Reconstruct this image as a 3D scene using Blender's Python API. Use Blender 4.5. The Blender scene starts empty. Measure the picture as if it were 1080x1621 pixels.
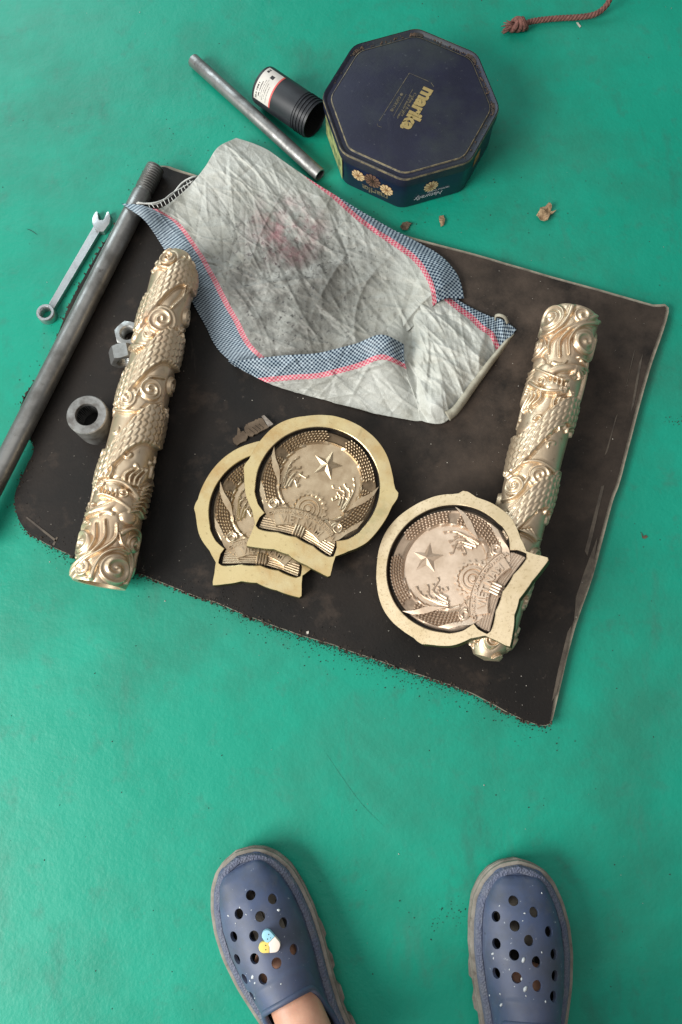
import bpy, bmesh, math, random
import numpy as np
from mathutils import Vector, Matrix, Euler

random.seed(7)
rng = np.random.default_rng(11)
R = math.radians
scene = bpy.context.scene
C = scene.collection

# ------------------------------------------------------------------ camera
PITCH, ROLL, CAM_H, FPX = R(13.0), R(-4.0), 1.02, 1218.0
cam_data = bpy.data.cameras.new('camera')
cam = bpy.data.objects.new('camera', cam_data)
C.objects.link(cam)
cam.location = (0, 0, CAM_H)
cam.rotation_euler = (Matrix.Rotation(PITCH, 3, 'X') @ Matrix.Rotation(ROLL, 3, 'Z')).to_euler()
cam_data.sensor_fit = 'HORIZONTAL'
cam_data.sensor_width = 36.0
cam_data.lens = 36.0 * FPX / 1080.0
cam_data.clip_start = 0.01
cam_data.clip_end = 100
scene.camera = cam

# ------------------------------------------------------------------ light
world = bpy.data.worlds.new('World')
scene.world = world
world.use_nodes = True
bg = world.node_tree.nodes['Background']
bg.inputs[0].default_value = (0.97, 0.98, 1.0, 1)
bg.inputs[1].default_value = 0.23

def area(name, loc, aim, sx, sy, energy, col):
    d = bpy.data.lights.new(name, 'AREA')
    d.shape = 'RECTANGLE'; d.size = sx; d.size_y = sy
    d.energy = energy; d.color = col
    o = bpy.data.objects.new(name, d); C.objects.link(o)
    o.location = loc
    o.rotation_euler = (Vector(aim) - Vector(loc)).to_track_quat('-Z', 'Y').to_euler()
    return o
area('window_light', (-2.35, -0.75, 1.85), (0.1, 0.0, 0), 2.0, 1.4, 160, (1.0, 0.985, 0.95))
area('doorway_light', (-1.7, 3.3, 2.0), (-0.1, 0.4, 0), 2.2, 1.6, 58, (0.82, 0.95, 1.0))
area('added_overhead_fill', (0.1, 0.7, 3.0), (0.1, 0.7, 0), 3.0, 3.0, 20, (1.0, 0.97, 0.92))  # unseen fill added overhead so upward metal faces reflect brighter
scene.view_settings.view_transform = 'Standard'
scene.view_settings.look = 'None'
scene.view_settings.gamma = 1
scene.view_settings.exposure = 0.0

# ------------------------------------------------------------------ helpers
def G(px, py, z=0.0):
    """Point of the place at height z that the photograph shows at (px, py)."""
    x = (px - 540.0) / FPX; y = -(py - 810.5) / FPX
    c, s = math.cos(ROLL), math.sin(ROLL)
    x, y = c * x - s * y, s * x + c * y
    d = (x, y * math.cos(PITCH) + math.sin(PITCH), y * math.sin(PITCH) - math.cos(PITCH))
    t = (z - CAM_H) / d[2]
    return Vector((d[0] * t, d[1] * t, z))

def tag(o, label=None, cat=None, group=None, kind=None):
    if label: o['label'] = label
    if cat: o['category'] = cat
    if group: o['group'] = group
    if kind: o['kind'] = kind
    return o

def thing(name, label, cat, loc=(0, 0, 0), rot=(0, 0, 0), group=None):
    o = bpy.data.objects.new(name, None)
    o.empty_display_size = 0.02
    C.objects.link(o)
    o.location = loc; o.rotation_euler = rot
    return tag(o, label, cat, group)

def add_mesh(name, verts, faces, mat, parent=None, smooth=True, sharp=None):
    me = bpy.data.meshes.new(name)
    me.from_pydata([tuple(v) for v in verts], [], [tuple(f) for f in faces])
    me.update()
    return add_me(name, me, mat, parent, smooth, sharp)

def add_me(name, me, mat, parent=None, smooth=True, sharp=None):
    if mat is not None:
        me.materials.clear(); me.materials.append(mat)
    me.polygons.foreach_set('use_smooth', [smooth] * len(me.polygons))
    if smooth and sharp:
        me.set_sharp_from_angle(angle=R(sharp))
    o = bpy.data.objects.new(name, me)
    C.objects.link(o)
    if parent: o.parent = parent
    return o

def bm_obj(name, bm, mat, parent=None, smooth=True, sharp=None):
    bmesh.ops.recalc_face_normals(bm, faces=bm.faces)
    me = bpy.data.meshes.new(name)
    bm.to_mesh(me); bm.free()
    return add_me(name, me, mat, parent, smooth, sharp)

def frame_to(p0, p1, up=Vector((0, 0, 1))):
    """Matrix with local Y along p0->p1 and Z close to up, origin p0."""
    y = (Vector(p1) - Vector(p0)).normalized()
    x = y.cross(up).normalized(); z = x.cross(y)
    m = Matrix((x, y, z)).transposed().to_4x4()
    m.translation = Vector(p0)
    return m

def lathe_bm(profile, n=32, bm=None, jitter=0.0):
    """Profile of (distance along Y, radius); radius 0 closes the end."""
    bm = bm or bmesh.new()
    prev = None
    for (t, r) in profile:
        if r <= 1e-7:
            ring = [bm.verts.new((0, t, 0))]
        else:
            ring = [bm.verts.new((r * math.cos(2 * math.pi * k / n), t, r * math.sin(2 * math.pi * k / n))) for k in range(n)]
        if prev:
            for k in range(n):
                a, b = prev[k % len(prev)], prev[(k + 1) % len(prev)]
                c, d = ring[(k + 1) % len(ring)], ring[k % len(ring)]
                vs = []
                for v in (a, b, c, d):
                    if v not in vs: vs.append(v)
                if len(vs) > 2: bm.faces.new(vs)
        prev = ring
    return bm

def tube_bm(pts, radii, n=8, bm=None, cap=True, flat=None):
    bm = bm or bmesh.new()
    pts = [Vector(p) for p in pts]
    if not hasattr(radii, '__len__'): radii = [radii] * len(pts)
    prev = None; last_x = None
    for i, p in enumerate(pts):
        d = (pts[min(i + 1, len(pts) - 1)] - pts[max(i - 1, 0)]).normalized()
        ref = last_x if last_x is not None else (Vector((0, 0, 1)) if abs(d.z) < .9 else Vector((1, 0, 0)))
        x = (ref - d * ref.dot(d)).normalized(); y = d.cross(x); last_x = x
        ring = []
        for k in range(n):
            a = 2 * math.pi * k / n
            v = x * math.cos(a) * radii[i] * (flat or 1) + y * math.sin(a) * radii[i]
            ring.append(bm.verts.new(p + v))
        if prev:
            for k in range(n):
                bm.faces.new((prev[k], prev[(k + 1) % n], ring[(k + 1) % n], ring[k]))
        elif cap: bm.faces.new(ring[::-1])
        prev = ring
    if cap: bm.faces.new(prev)
    return bm

def prism_bm(outline, z0, z1, bm=None, bevel=0.0):
    bm = bm or bmesh.new()
    lo = [bm.verts.new((x, y, z0)) for x, y in outline]
    hi = [bm.verts.new((x, y, z1)) for x, y in outline]
    n = len(outline)
    fb = bm.faces.new(lo[::-1]); ft = bm.faces.new(hi)
    for k in range(n):
        bm.faces.new((lo[k], lo[(k + 1) % n], hi[(k + 1) % n], hi[k]))
    if bevel:
        bmesh.ops.bevel(bm, geom=list(ft.edges), offset=bevel, segments=2, affect='EDGES', profile=.6)
    return bm

def smooth_pts(pts, n):
    """Catmull-Rom through pts (tuples), n samples spread by chord length."""
    P = np.array(pts, float)
    P = np.vstack([2 * P[0] - P[1], P, 2 * P[-1] - P[-2]])
    seg = np.linalg.norm(np.diff(P[1:-1], axis=0), axis=1)
    cum = np.concatenate([[0], np.cumsum(seg)])
    out = []
    for t in np.linspace(0, cum[-1], n):
        i = min(int(np.searchsorted(cum, t, side='right')) - 1, len(seg) - 1)
        u = (t - cum[i]) / max(seg[i], 1e-9)
        a, b, c, d = P[i], P[i + 1], P[i + 2], P[i + 3]
        out.append(.5 * ((2 * b) + (c - a) * u + (2 * a - 5 * b + 4 * c - d) * u * u + (3 * b - a - 3 * c + d) * u ** 3))
    return np.array(out)

def text_me(s, size, extrude=0.0, bend=None, shear=0.0, bold=0.0, spacing=1.0):
    cu = bpy.data.curves.new('t', 'FONT')
    cu.body = s; cu.size = size; cu.extrude = extrude; cu.shear = shear; cu.offset = bold
    cu.align_x = 'CENTER'; cu.align_y = 'CENTER'; cu.resolution_u = 3; cu.space_character = spacing
    o = bpy.data.objects.new('t', cu); C.objects.link(o)
    dg = bpy.context.evaluated_depsgraph_get()
    me = bpy.data.meshes.new_from_object(o.evaluated_get(dg))
    bpy.data.objects.remove(o); bpy.data.curves.remove(cu)
    if bend:
        for v in me.vertices: v.co = bend(v.co)
    return me

def noise1(n, octaves=4, seed=0, closed=False):
    r = np.random.default_rng(seed); out = np.zeros(n)
    for o in range(octaves):
        k = 4 * 2 ** o
        p = r.normal(size=k + 1)
        if closed: p[-1] = p[0]
        out += np.interp(np.linspace(0, k, n), np.arange(k + 1), p) / 1.7 ** o
    return out

# ------------------------------------------------------------------ materials
def material(name, base, rough=.5, metal=0.0, base2=None, nscale=20, contrast=(.35, .65), bump=0.0, bscale=200, bdist=.001,
             rough2=None, spec=.5, coords='Object', detail=6, sss=0.0):
    m = bpy.data.materials.new(name); m.use_nodes = True
    nt = m.node_tree; N = nt.nodes; L = nt.links
    b = N['Principled BSDF']
    b.inputs['Base Color'].default_value = (*base, 1)
    b.inputs['Roughness'].default_value = rough
    b.inputs['Metallic'].default_value = metal
    b.inputs['Specular IOR Level'].default_value = spec
    if sss:
        b.inputs['Subsurface Weight'].default_value = sss
        b.inputs['Subsurface Radius'].default_value = (.01, .004, .002)
    tc = N.new('ShaderNodeTexCoord')
    m['tc'] = tc.name
    if base2 is not None or rough2 is not None:
        n = N.new('ShaderNodeTexNoise'); n.inputs['Scale'].default_value = nscale; n.inputs['Detail'].default_value = detail
        n.inputs['Roughness'].default_value = .62
        L.new(tc.outputs[coords], n.inputs['Vector'])
        r = N.new('ShaderNodeMapRange'); r.inputs['From Min'].default_value = contrast[0]; r.inputs['From Max'].default_value = contrast[1]
        L.new(n.outputs['Fac'], r.inputs['Value'])
        if base2 is not None:
            mx = N.new('ShaderNodeMix'); mx.data_type = 'RGBA'; mx.name = 'colmix'
            mx.inputs['A'].default_value = (*base, 1); mx.inputs['B'].default_value = (*base2, 1)
            L.new(r.outputs[0], mx.inputs['Factor']); L.new(mx.outputs['Result'], b.inputs['Base Color'])
        if rough2 is not None:
            mr = N.new('ShaderNodeMapRange'); mr.inputs['To Min'].default_value = rough; mr.inputs['To Max'].default_value = rough2
            L.new(r.outputs[0], mr.inputs['Value']); L.new(mr.outputs[0], b.inputs['Roughness'])
    if bump:
        n2 = N.new('ShaderNodeTexNoise'); n2.inputs['Scale'].default_value = bscale; n2.inputs['Detail'].default_value = 5
        L.new(tc.outputs[coords], n2.inputs['Vector'])
        bp = N.new('ShaderNodeBump'); bp.name = 'bump'; bp.inputs['Strength'].default_value = bump; bp.inputs['Distance'].default_value = bdist
        L.new(n2.outputs['Fac'], bp.inputs['Height']); L.new(bp.outputs[0], b.inputs['Normal'])
    return m

def overlay(m, col, nscale, lo, hi, coords='Object', stretch=None, amount=1.0, tex='noise'):
    """Adds another procedural stain layer over a material's colour."""
    nt = m.node_tree; N = nt.nodes; L = nt.links; b = N['Principled BSDF']
    tc = N[m['tc']]
    vec = tc.outputs[coords]
    if stretch:
        mp = N.new('ShaderNodeMapping'); mp.inputs['Scale'].default_value = stretch[:3]
        if len(stretch) > 3: mp.inputs['Rotation'].default_value = (0, 0, stretch[3])
        L.new(vec, mp.inputs['Vector']); vec = mp.outputs[0]
    if tex == 'noise':
        n = N.new('ShaderNodeTexNoise'); n.inputs['Scale'].default_value = nscale; n.inputs['Detail'].default_value = 7
        n.inputs['Roughness'].default_value = .65; out = n.outputs['Fac']
    else:
        n = N.new('ShaderNodeTexVoronoi'); n.inputs['Scale'].default_value = nscale; out = n.outputs['Distance']
    L.new(vec, n.inputs['Vector'])
    r = N.new('ShaderNodeMapRange'); r.inputs['From Min'].default_value = lo; r.inputs['From Max'].default_value = hi
    r.inputs['To Max'].default_value = amount
    L.new(out, r.inputs['Value'])
    mx = N.new('ShaderNodeMix'); mx.data_type = 'RGBA'
    src = b.inputs['Base Color']
    if src.links: L.new(src.links[0].from_socket, mx.inputs['A'])
    else: mx.inputs['A'].default_value = src.default_value
    mx.inputs['B'].default_value = (*col, 1)
    L.new(r.outputs[0], mx.inputs['Factor']); L.new(mx.outputs['Result'], b.inputs['Base Color'])
    return m

M = {}
# green floor paint: orange-peel relief at two scales
M['floor'] = material('green_floor_paint', (.003, .256, .168), .38, 0, (.004, .292, .196), 5, (.3, .7), .27, 190, .0014, rough2=.54, spec=.34)
overlay(M['floor'], (.005, .22, .14), 2.3, .56, .74, amount=.5)
overlay(M['floor'], (.020, .165, .108), 4, .46, .68, amount=.7)
overlay(M['floor'], (.040, .13, .095), 26, .56, .70, amount=.32)
overlay(M['floor'], (.030, .10, .075), 9, .60, .72, stretch=(1, .45, 1, .4), amount=.45)
overlay(M['floor'], (.05, .14, .105), 14, .60, .76, stretch=(1, .3, 1, .9), amount=.5)
overlay(M['floor'], (.012, .09, .06), 55, .70, .75, stretch=(1, .04, 1, .6), amount=.5)
overlay(M['floor'], (.02, .32, .22), 3.2, .52, .72, amount=.35)
overlay(M['floor'], (.01, .03, .025), 130, .735, .76, amount=.85)
overlay(M['floor'], (.16, .36, .28), 60, .72, .78, amount=.5)
nt = M['floor'].node_tree
n3 = nt.nodes.new('ShaderNodeTexNoise'); n3.inputs['Scale'].default_value = 28; n3.inputs['Detail'].default_value = 4
nt.links.new(nt.nodes[M['floor']['tc']].outputs['Object'], n3.inputs['Vector'])
b2 = nt.nodes.new('ShaderNodeBump'); b2.inputs['Strength'].default_value = .28; b2.inputs['Distance'].default_value = .004
nt.links.new(n3.outputs['Fac'], b2.inputs['Height']); nt.links.new(nt.nodes['bump'].outputs[0], b2.inputs['Normal'])
nt.links.new(b2.outputs[0], nt.nodes['Principled BSDF'].inputs['Normal'])

M['board'] = material('dark_board_face', (.006, .0055, .005), .55, 0, (.013, .0105, .009), 7, (.35, .7), .35, 260, .0008, rough2=.68, spec=.24)
overlay(M['board'], (.050, .036, .027), 3.2, .47, .66, amount=.25)
overlay(M['board'], (.085, .060, .044), 18, .56, .74, amount=.5)
overlay(M['board'], (.12, .10, .085), 120, .66, .74, amount=.5)
overlay(M['board'], (.006, .005, .005), 70, .64, .72, amount=.6)
overlay(M['board'], (.10, .085, .07), 30, .68, .76, stretch=(1, .12, 1, .35), amount=.45)
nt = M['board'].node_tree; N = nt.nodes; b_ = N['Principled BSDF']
dv = N.new('ShaderNodeVectorMath'); dv.operation = 'DISTANCE'  # sheen at the top right painted into the board colour as brown
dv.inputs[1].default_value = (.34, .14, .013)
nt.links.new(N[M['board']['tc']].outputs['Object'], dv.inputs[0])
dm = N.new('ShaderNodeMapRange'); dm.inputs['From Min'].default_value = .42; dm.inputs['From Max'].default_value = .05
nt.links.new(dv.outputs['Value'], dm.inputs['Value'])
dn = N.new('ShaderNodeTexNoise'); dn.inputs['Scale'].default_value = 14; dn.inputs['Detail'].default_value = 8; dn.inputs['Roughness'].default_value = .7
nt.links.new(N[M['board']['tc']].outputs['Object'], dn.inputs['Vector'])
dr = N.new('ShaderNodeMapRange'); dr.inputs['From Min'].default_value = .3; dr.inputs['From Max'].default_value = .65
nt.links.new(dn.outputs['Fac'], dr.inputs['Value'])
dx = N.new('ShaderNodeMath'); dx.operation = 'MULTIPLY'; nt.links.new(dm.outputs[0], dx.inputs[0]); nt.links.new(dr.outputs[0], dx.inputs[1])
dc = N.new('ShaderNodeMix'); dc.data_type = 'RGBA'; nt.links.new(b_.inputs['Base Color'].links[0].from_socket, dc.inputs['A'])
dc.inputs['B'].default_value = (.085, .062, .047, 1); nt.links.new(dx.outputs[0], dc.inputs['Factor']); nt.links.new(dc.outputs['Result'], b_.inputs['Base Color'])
M['ply'] = material('board_worn_edge', (.34, .30, .23), .8, 0, (.20, .17, .13), 60, (.4, .65), .5, 200, .001)
M['fibre'] = material('board_ragged_fibre', (.035, .025, .018), .95, 0, (.075, .052, .036), 120, (.4, .65), .9, 300, .003)
M['dirt'] = material('black_grit', (.012, .010, .009), .95, 0, (.035, .026, .02), 300, (.4, .6))
M['grain'] = material('pale_grit', (.45, .42, .36), .9)
M['steel'] = material('dull_steel_bar', (.30, .30, .29), .36, .8, (.15, .145, .135), 30, (.4, .7), .15, 250, .0005, rough2=.5)
overlay(M['steel'], (.03, .022, .018), 26, .66, .74, amount=.8)
overlay(M['steel'], (.13, .09, .06), 14, .60, .8, amount=.35)
M['pipe'] = material('grey_galvanised_pipe', (.34, .34, .33), .38, .8, (.17, .17, .165), 45, (.4, .65), .3, 200, .0005, rough2=.55)
overlay(M['pipe'], (.05, .04, .035), 60, .64, .72, amount=.7)
M['chrome'] = material('satin_wrench_steel', (.52, .53, .53), .30, .95, (.34, .35, .35), 60, (.4, .7), .2, 400, .0003, rough2=.45)
M['nut'] = material('galvanised_nut', (.42, .43, .42), .36, .85, (.27, .27, .26), 90, (.4, .65), .3, 300, .0005, rough2=.5)
M['bush'] = material('rusty_bushing_steel', (.30, .30, .29), .5, .6, (.15, .14, .13), 70, (.4, .65), .5, 200, .0008)
overlay(M['bush'], (.09, .05, .03), 40, .60, .75, amount=.5)
M['hole'] = material('hollow_shade_black', (.006, .006, .006), .8)  # near-black stands in for the shade inside bores and hollows
M['bronze'] = material('satin_cast_bronze', (.74, .60, .43), .40, .86, (.60, .46, .31), 40, (.35, .7), .15, 500, .0004, rough2=.46)
overlay(M['bronze'], (.74, .66, .47), 9, .55, .75, amount=.6)
overlay(M['bronze'], (.16, .10, .05), 90, .60, .70, amount=.6)
overlay(M['bronze'], (.62, .40, .26), 14, .52, .70, amount=.5)
M['brass'] = material('milled_brass_face', (.84, .70, .38), .30, .96, (.72, .58, .30), 22, (.35, .7), .35, 240, .0005, rough2=.42)
overlay(M['brass'], (.58, .35, .14), 12, .48, .66, amount=.75)
overlay(M['brass'], (.80, .72, .46), 14, .50, .66, amount=.6)
overlay(M['brass'], (.25, .19, .09), 40, .62, .74, stretch=(1, .15, 1, .8), amount=.5)
overlay(M['brass'], (.30, .21, .10), 200, .62, .70, amount=.6)
overlay(M['brass'], (.30, .33, .15), 18, .62, .76, amount=.4)
M['brass_pale'] = material('pale_sanded_brass_face', (.68, .555, .375), .48, .75, (.56, .44, .27), 30, (.35, .7), .25, 260, .0004)
overlay(M['brass_pale'], (.30, .21, .11), 260, .54, .66, amount=.55)
overlay(M['brass_pale'], (.50, .40, .24), 14, .55, .72, amount=.6)
M['brass_side'] = material('sawn_brass_edge', (.16, .15, .06), .5, .8, (.07, .06, .03), 80, (.4, .65), .6, 200, .001)
M['relief'] = material('antique_bronze_relief', (.62, .50, .34), .38, .85, (.44, .33, .21), 50, (.35, .65), .25, 300, .0004)
M['relief_pale'] = material('pale_bronze_relief', (.66, .52, .40), .46, .75, (.48, .36, .26), 40, (.35, .65), .25, 300, .0004)
M['patina'] = material('black_groove_patina', (.018, .013, .009), .6, .3, (.05, .033, .018), 60, (.45, .7))
M['bed'] = material('brown_wreath_patina', (.20, .14, .085), .5, .7, (.10, .07, .04), 60, (.4, .65))
M['bed_pale'] = material('pale_brown_wreath_patina', (.30, .22, .155), .5, .6, (.18, .125, .085), 60, (.4, .65))
M['plastic'] = material('black_plastic', (.012, .014, .018), .42, 0, (.022, .025, .03), 30, (.4, .7), .1, 200, .0004, rough2=.55)
M['paper'] = material('label_paper', (.66, .63, .58), .7, 0, (.55, .52, .47), 50)
M['red'] = material('label_red', (.60, .10, .09), .6)
M['ink'] = material('label_ink', (.03, .03, .03), .7)
M['tin'] = material('navy_tin_enamel', (.006, .0075, .022), .46, 0, (.009, .011, .032), 20, (.35, .7), .35, 260, .0005, rough2=.5)
overlay(M['tin'], (.024, .032, .034), 8, .45, .68, amount=.85)
overlay(M['tin'], (.10, .11, .12), 150, .64, .72, amount=.6)
overlay(M['tin'], (.006, .007, .01), 110, .68, .72, amount=.7)
overlay(M['tin'], (.05, .055, .06), 26, .60, .75, stretch=(1, .2, 1, .5), amount=.5)
M['tin_side'] = material('navy_tin_side', (.006, .007, .028), .32, 0, (.012, .013, .05), 12)
M['tin_dirt'] = material('rusty_rim', (.10, .06, .035), .7, .2, (.03, .025, .02), 70, (.4, .6))
M['gold'] = material('gold_print', (.52, .40, .17), .4, .5, (.40, .30, .12), 120)
M['gold_dim'] = material('worn_gold_print', (.26, .22, .13), .5, .3, (.10, .09, .07), 150, (.4, .6))
M['flower'] = material('golden_flower_print', (.55, .36, .16), .5, 0, (.70, .55, .33), 200)
M['flower_dark'] = material('brown_flower_print', (.10, .05, .035), .5, 0, (.20, .12, .08), 250)
M['leafy'] = material('yellow_green_picture', (.45, .46, .18), .45, 0, (.12, .16, .07), 55, (.4, .6))
M['orange'] = material('orange_picture', (.60, .22, .04), .45, 0, (.3, .09, .02), 60)
M['silver'] = material('silver_print', (.42, .42, .45), .5)
M['rope'] = material('brown_rope_fibre', (.22, .095, .075), .9, 0, (.11, .045, .036), 200, (.35, .65), .6, 500, .001)
M['leaf'] = material('dry_leaf', (.36, .25, .14), .8, 0, (.22, .14, .08), 80, (.4, .6), .4, 200, .001)
M['bark'] = material('brown_scrap', (.075, .050, .030), .85, 0, (.14, .10, .065), 60, (.4, .65), .6, 150, .001)
M['bark_pale'] = material('torn_scrap_edge', (.30, .27, .23), .9, 0, (.15, .12, .1), 200)
M['navy'] = material('navy_clog_foam', (.046, .070, .138), .48, 0, (.060, .086, .165), 18, (.35, .7), .22, 120, .0006, rough2=.62)
overlay(M['navy'], (.050, .056, .068), 16, .42, .64, amount=.75)
overlay(M['navy'], (.10, .11, .13), 45, .56, .70, amount=.45)
overlay(M['navy'], (.085, .10, .165), 11, .50, .70, amount=.6)
overlay(M['navy'], (.42, .46, .52), 190, .67, .69, amount=.7)
overlay(M['navy'], (.015, .017, .025), 120, .66, .69, amount=.7)
overlay(M['navy'], (.16, .19, .27), 30, .66, .76, stretch=(1, .2, 1, .6), amount=.5)
M['bumper'] = material('clog_toe_bumper', (.080, .095, .150), .62, 0, (.12, .13, .165), 60, (.4, .65))
nt = M['bumper'].node_tree
vo = nt.nodes.new('ShaderNodeTexVoronoi'); vo.inputs['Scale'].default_value = 420
nt.links.new(nt.nodes[M['bumper']['tc']].outputs['Object'], vo.inputs['Vector'])
bb = nt.nodes.new('ShaderNodeBump'); bb.inputs['Strength'].default_value = .9; bb.inputs['Distance'].default_value = .0012
nt.links.new(vo.outputs['Distance'], bb.inputs['Height']); nt.links.new(bb.outputs[0], nt.nodes['Principled BSDF'].inputs['Normal'])
M['sole'] = material('dirty_grey_sole', (.25, .23, .195), .75, 0, (.13, .115, .095), 45, (.35, .65), .4, 180, .001)
overlay(M['sole'], (.06, .05, .04), 90, .62, .72, amount=.6)
M['skin'] = material('skin', (.56, .31, .21), .5, 0, (.47, .24, .16), 40, (.35, .65), .2, 400, .0006, sss=.15)
M['blue_pill'] = material('light_blue_enamel', (.30, .58, .70), .35)
M['yellow_pill'] = material('yellow_enamel', (.80, .62, .16), .35)
M['white_pill'] = material('cream_enamel', (.78, .68, .60), .35)
M['hem'] = material('sack_hem_tape', (.40, .38, .30), .7, 0, (.28, .26, .2), 60, (.35, .65), .4, 300, .001)
M['thread'] = material('white_thread', (.70, .70, .66), .8)

# woven sack: stripes and checks of the weave by distance across the cloth (UV in metres)
def sack_material():
    m = bpy.data.materials.new('woven_sack_cloth'); m.use_nodes = True
    nt = m.node_tree; N = nt.nodes; L = nt.links; b = N['Principled BSDF']
    b.inputs['Roughness'].default_value = .48
    uv = N.new('ShaderNodeUVMap'); uv.uv_map = 'UVMap'
    tc = N.new('ShaderNodeTexCoord')
    sep = N.new('ShaderNodeSeparateXYZ'); L.new(uv.outputs[0], sep.inputs[0])
    def math_(op, a, bb=None):
        n = N.new('ShaderNodeMath'); n.operation = op
        for i, v in enumerate((a, bb)):
            if v is None: continue
            if isinstance(v, (int, float)): n.inputs[i].default_value = v
            else: L.new(v, n.inputs[i])
        return n.outputs[0]
    def mix(f, a, bb):
        n = N.new('ShaderNodeMix'); n.data_type = 'RGBA'
        for k, v in (('Factor', f), ('A', a), ('B', bb)):
            if isinstance(v, tuple): n.inputs[k].default_value = (*v, 1)
            elif isinstance(v, float): n.inputs[k].default_value = v
            else: L.new(v, n.inputs[k])
        return n.outputs['Result']
    def noise(scale, lo, hi, amt=1.0, src=None, det=6):
        n = N.new('ShaderNodeTexNoise'); n.inputs['Scale'].default_value = scale; n.inputs['Detail'].default_value = det
        n.inputs['Roughness'].default_value = .65
        L.new(src or tc.outputs['Object'], n.inputs['Vector'])
        r = N.new('ShaderNodeMapRange'); r.inputs['From Min'].default_value = lo; r.inputs['From Max'].default_value = hi
        r.inputs['To Max'].default_value = amt; L.new(n.outputs['Fac'], r.inputs['Value'])
        return r.outputs[0]
    u, v = sep.outputs[0], sep.outputs[1]
    ch = N.new('ShaderNodeTexChecker'); ch.inputs['Scale'].default_value = 1 / .0030
    L.new(uv.outputs[0], ch.inputs['Vector'])
    white = mix(noise(9, .35, .7), (.52, .53, .49), (.43, .44, .39))
    white = mix(noise(26, .48, .74, .75), white, (.25, .24, .19))
    # grease and dust stain with a shape of its own near the middle of the cloth
    ctr = N.new('ShaderNodeVectorMath'); ctr.operation = 'DISTANCE'
    L.new(tc.outputs['Object'], ctr.inputs[0]); ctr.inputs[1].default_value = tuple(G(450, 462, .02) - G(470, 450, .013))
    near = N.new('ShaderNodeMapRange'); near.inputs['From Min'].default_value = .21; near.inputs['From Max'].default_value = .07
    L.new(ctr.outputs['Value'], near.inputs['Value'])
    dirt = math_('MULTIPLY', near.outputs[0], noise(30, .12, .56, .88))
    white = mix(dirt, white, (.075, .070, .060))
    spots = math_('MULTIPLY', near.outputs[0], noise(150, .58, .64, .85))
    white = mix(spots, white, (.035, .032, .03))
    pk = N.new('ShaderNodeVectorMath'); pk.operation = 'DISTANCE'
    L.new(tc.outputs['Object'], pk.inputs[0]); pk.inputs[1].default_value = tuple(G(452, 368, .02) - G(470, 450, .013))
    pr = N.new('ShaderNodeMapRange'); pr.inputs['From Min'].default_value = .075; pr.inputs['From Max'].default_value = .01
    L.new(pk.outputs['Value'], pr.inputs['Value'])
    white = mix(math_('MULTIPLY', pr.outputs[0], noise(38, .42, .68, .42)), white, (.45, .12, .16))
    blue = mix(ch.outputs['Fac'], (.008, .028, .062), (.34, .42, .47))
    pink = mix(ch.outputs['Fac'], (.50, .05, .10), (.58, .34, .35))
    isp = math_('LESS_THAN', u, .0495); isb = math_('LESS_THAN', u, .0415)
    col = mix(isp, white, pink); col = mix(isb, col, blue)
    L.new(col, b.inputs['Base Color'])
    n = N.new('ShaderNodeTexNoise'); n.inputs['Scale'].default_value = 55; n.inputs['Detail'].default_value = 7; n.inputs['Roughness'].default_value = .6
    n.inputs['Distortion'].default_value = 1.2
    L.new(tc.outputs['Object'], n.inputs['Vector'])
    ds = N.new('ShaderNodeVectorMath'); ds.operation = 'MULTIPLY_ADD'
    L.new(n.outputs['Color'], ds.inputs[0]); ds.inputs[1].default_value = (.03, .03, .0); L.new(tc.outputs['Object'], ds.inputs[2])
    mp_ = N.new('ShaderNodeMapping'); mp_.inputs['Rotation'].default_value = (0, 0, .8); mp_.inputs['Scale'].default_value = (1.9, .8, .01); L.new(ds.outputs[0], mp_.inputs['Vector'])
    vr = N.new('ShaderNodeTexVoronoi'); vr.feature = 'DISTANCE_TO_EDGE'; vr.inputs['Scale'].default_value = 42; L.new(mp_.outputs[0], vr.inputs['Vector'])
    vm = N.new('ShaderNodeMapRange'); vm.inputs['From Max'].default_value = .22; L.new(vr.outputs['Distance'], vm.inputs['Value'])
    bp0 = N.new('ShaderNodeBump'); bp0.inputs['Strength'].default_value = .10; bp0.inputs['Distance'].default_value = -.0035
    L.new(vm.outputs[0], bp0.inputs['Height'])
    bp = N.new('ShaderNodeBump'); bp.inputs['Strength'].default_value = .4; bp.inputs['Distance'].default_value = .003
    L.new(n.outputs['Fac'], bp.inputs['Height']); L.new(bp0.outputs[0], bp.inputs['Normal'])
    w = N.new('ShaderNodeTexChecker'); w.inputs['Scale'].default_value = 1 / .0022; L.new(uv.outputs[0], w.inputs['Vector'])
    bp2 = N.new('ShaderNodeBump'); bp2.inputs['Strength'].default_value = .25; bp2.inputs['Distance'].default_value = .0006
    L.new(w.outputs['Fac'], bp2.inputs['Height']); L.new(bp.outputs[0], bp2.inputs['Normal'])
    L.new(bp2.outputs[0], b.inputs['Normal'])
    return m
M['sack'] = sack_material()

# ------------------------------------------------------------------ floor
bm = bmesh.new()
vs = [bm.verts.new(p) for p in ((-4, -4, 0), (4, -4, 0), (4, 5, 0), (-4, 5, 0))]
bm.faces.new(vs)
tag(bm_obj('floor', bm, M['floor'], smooth=False), kind='structure')

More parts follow.
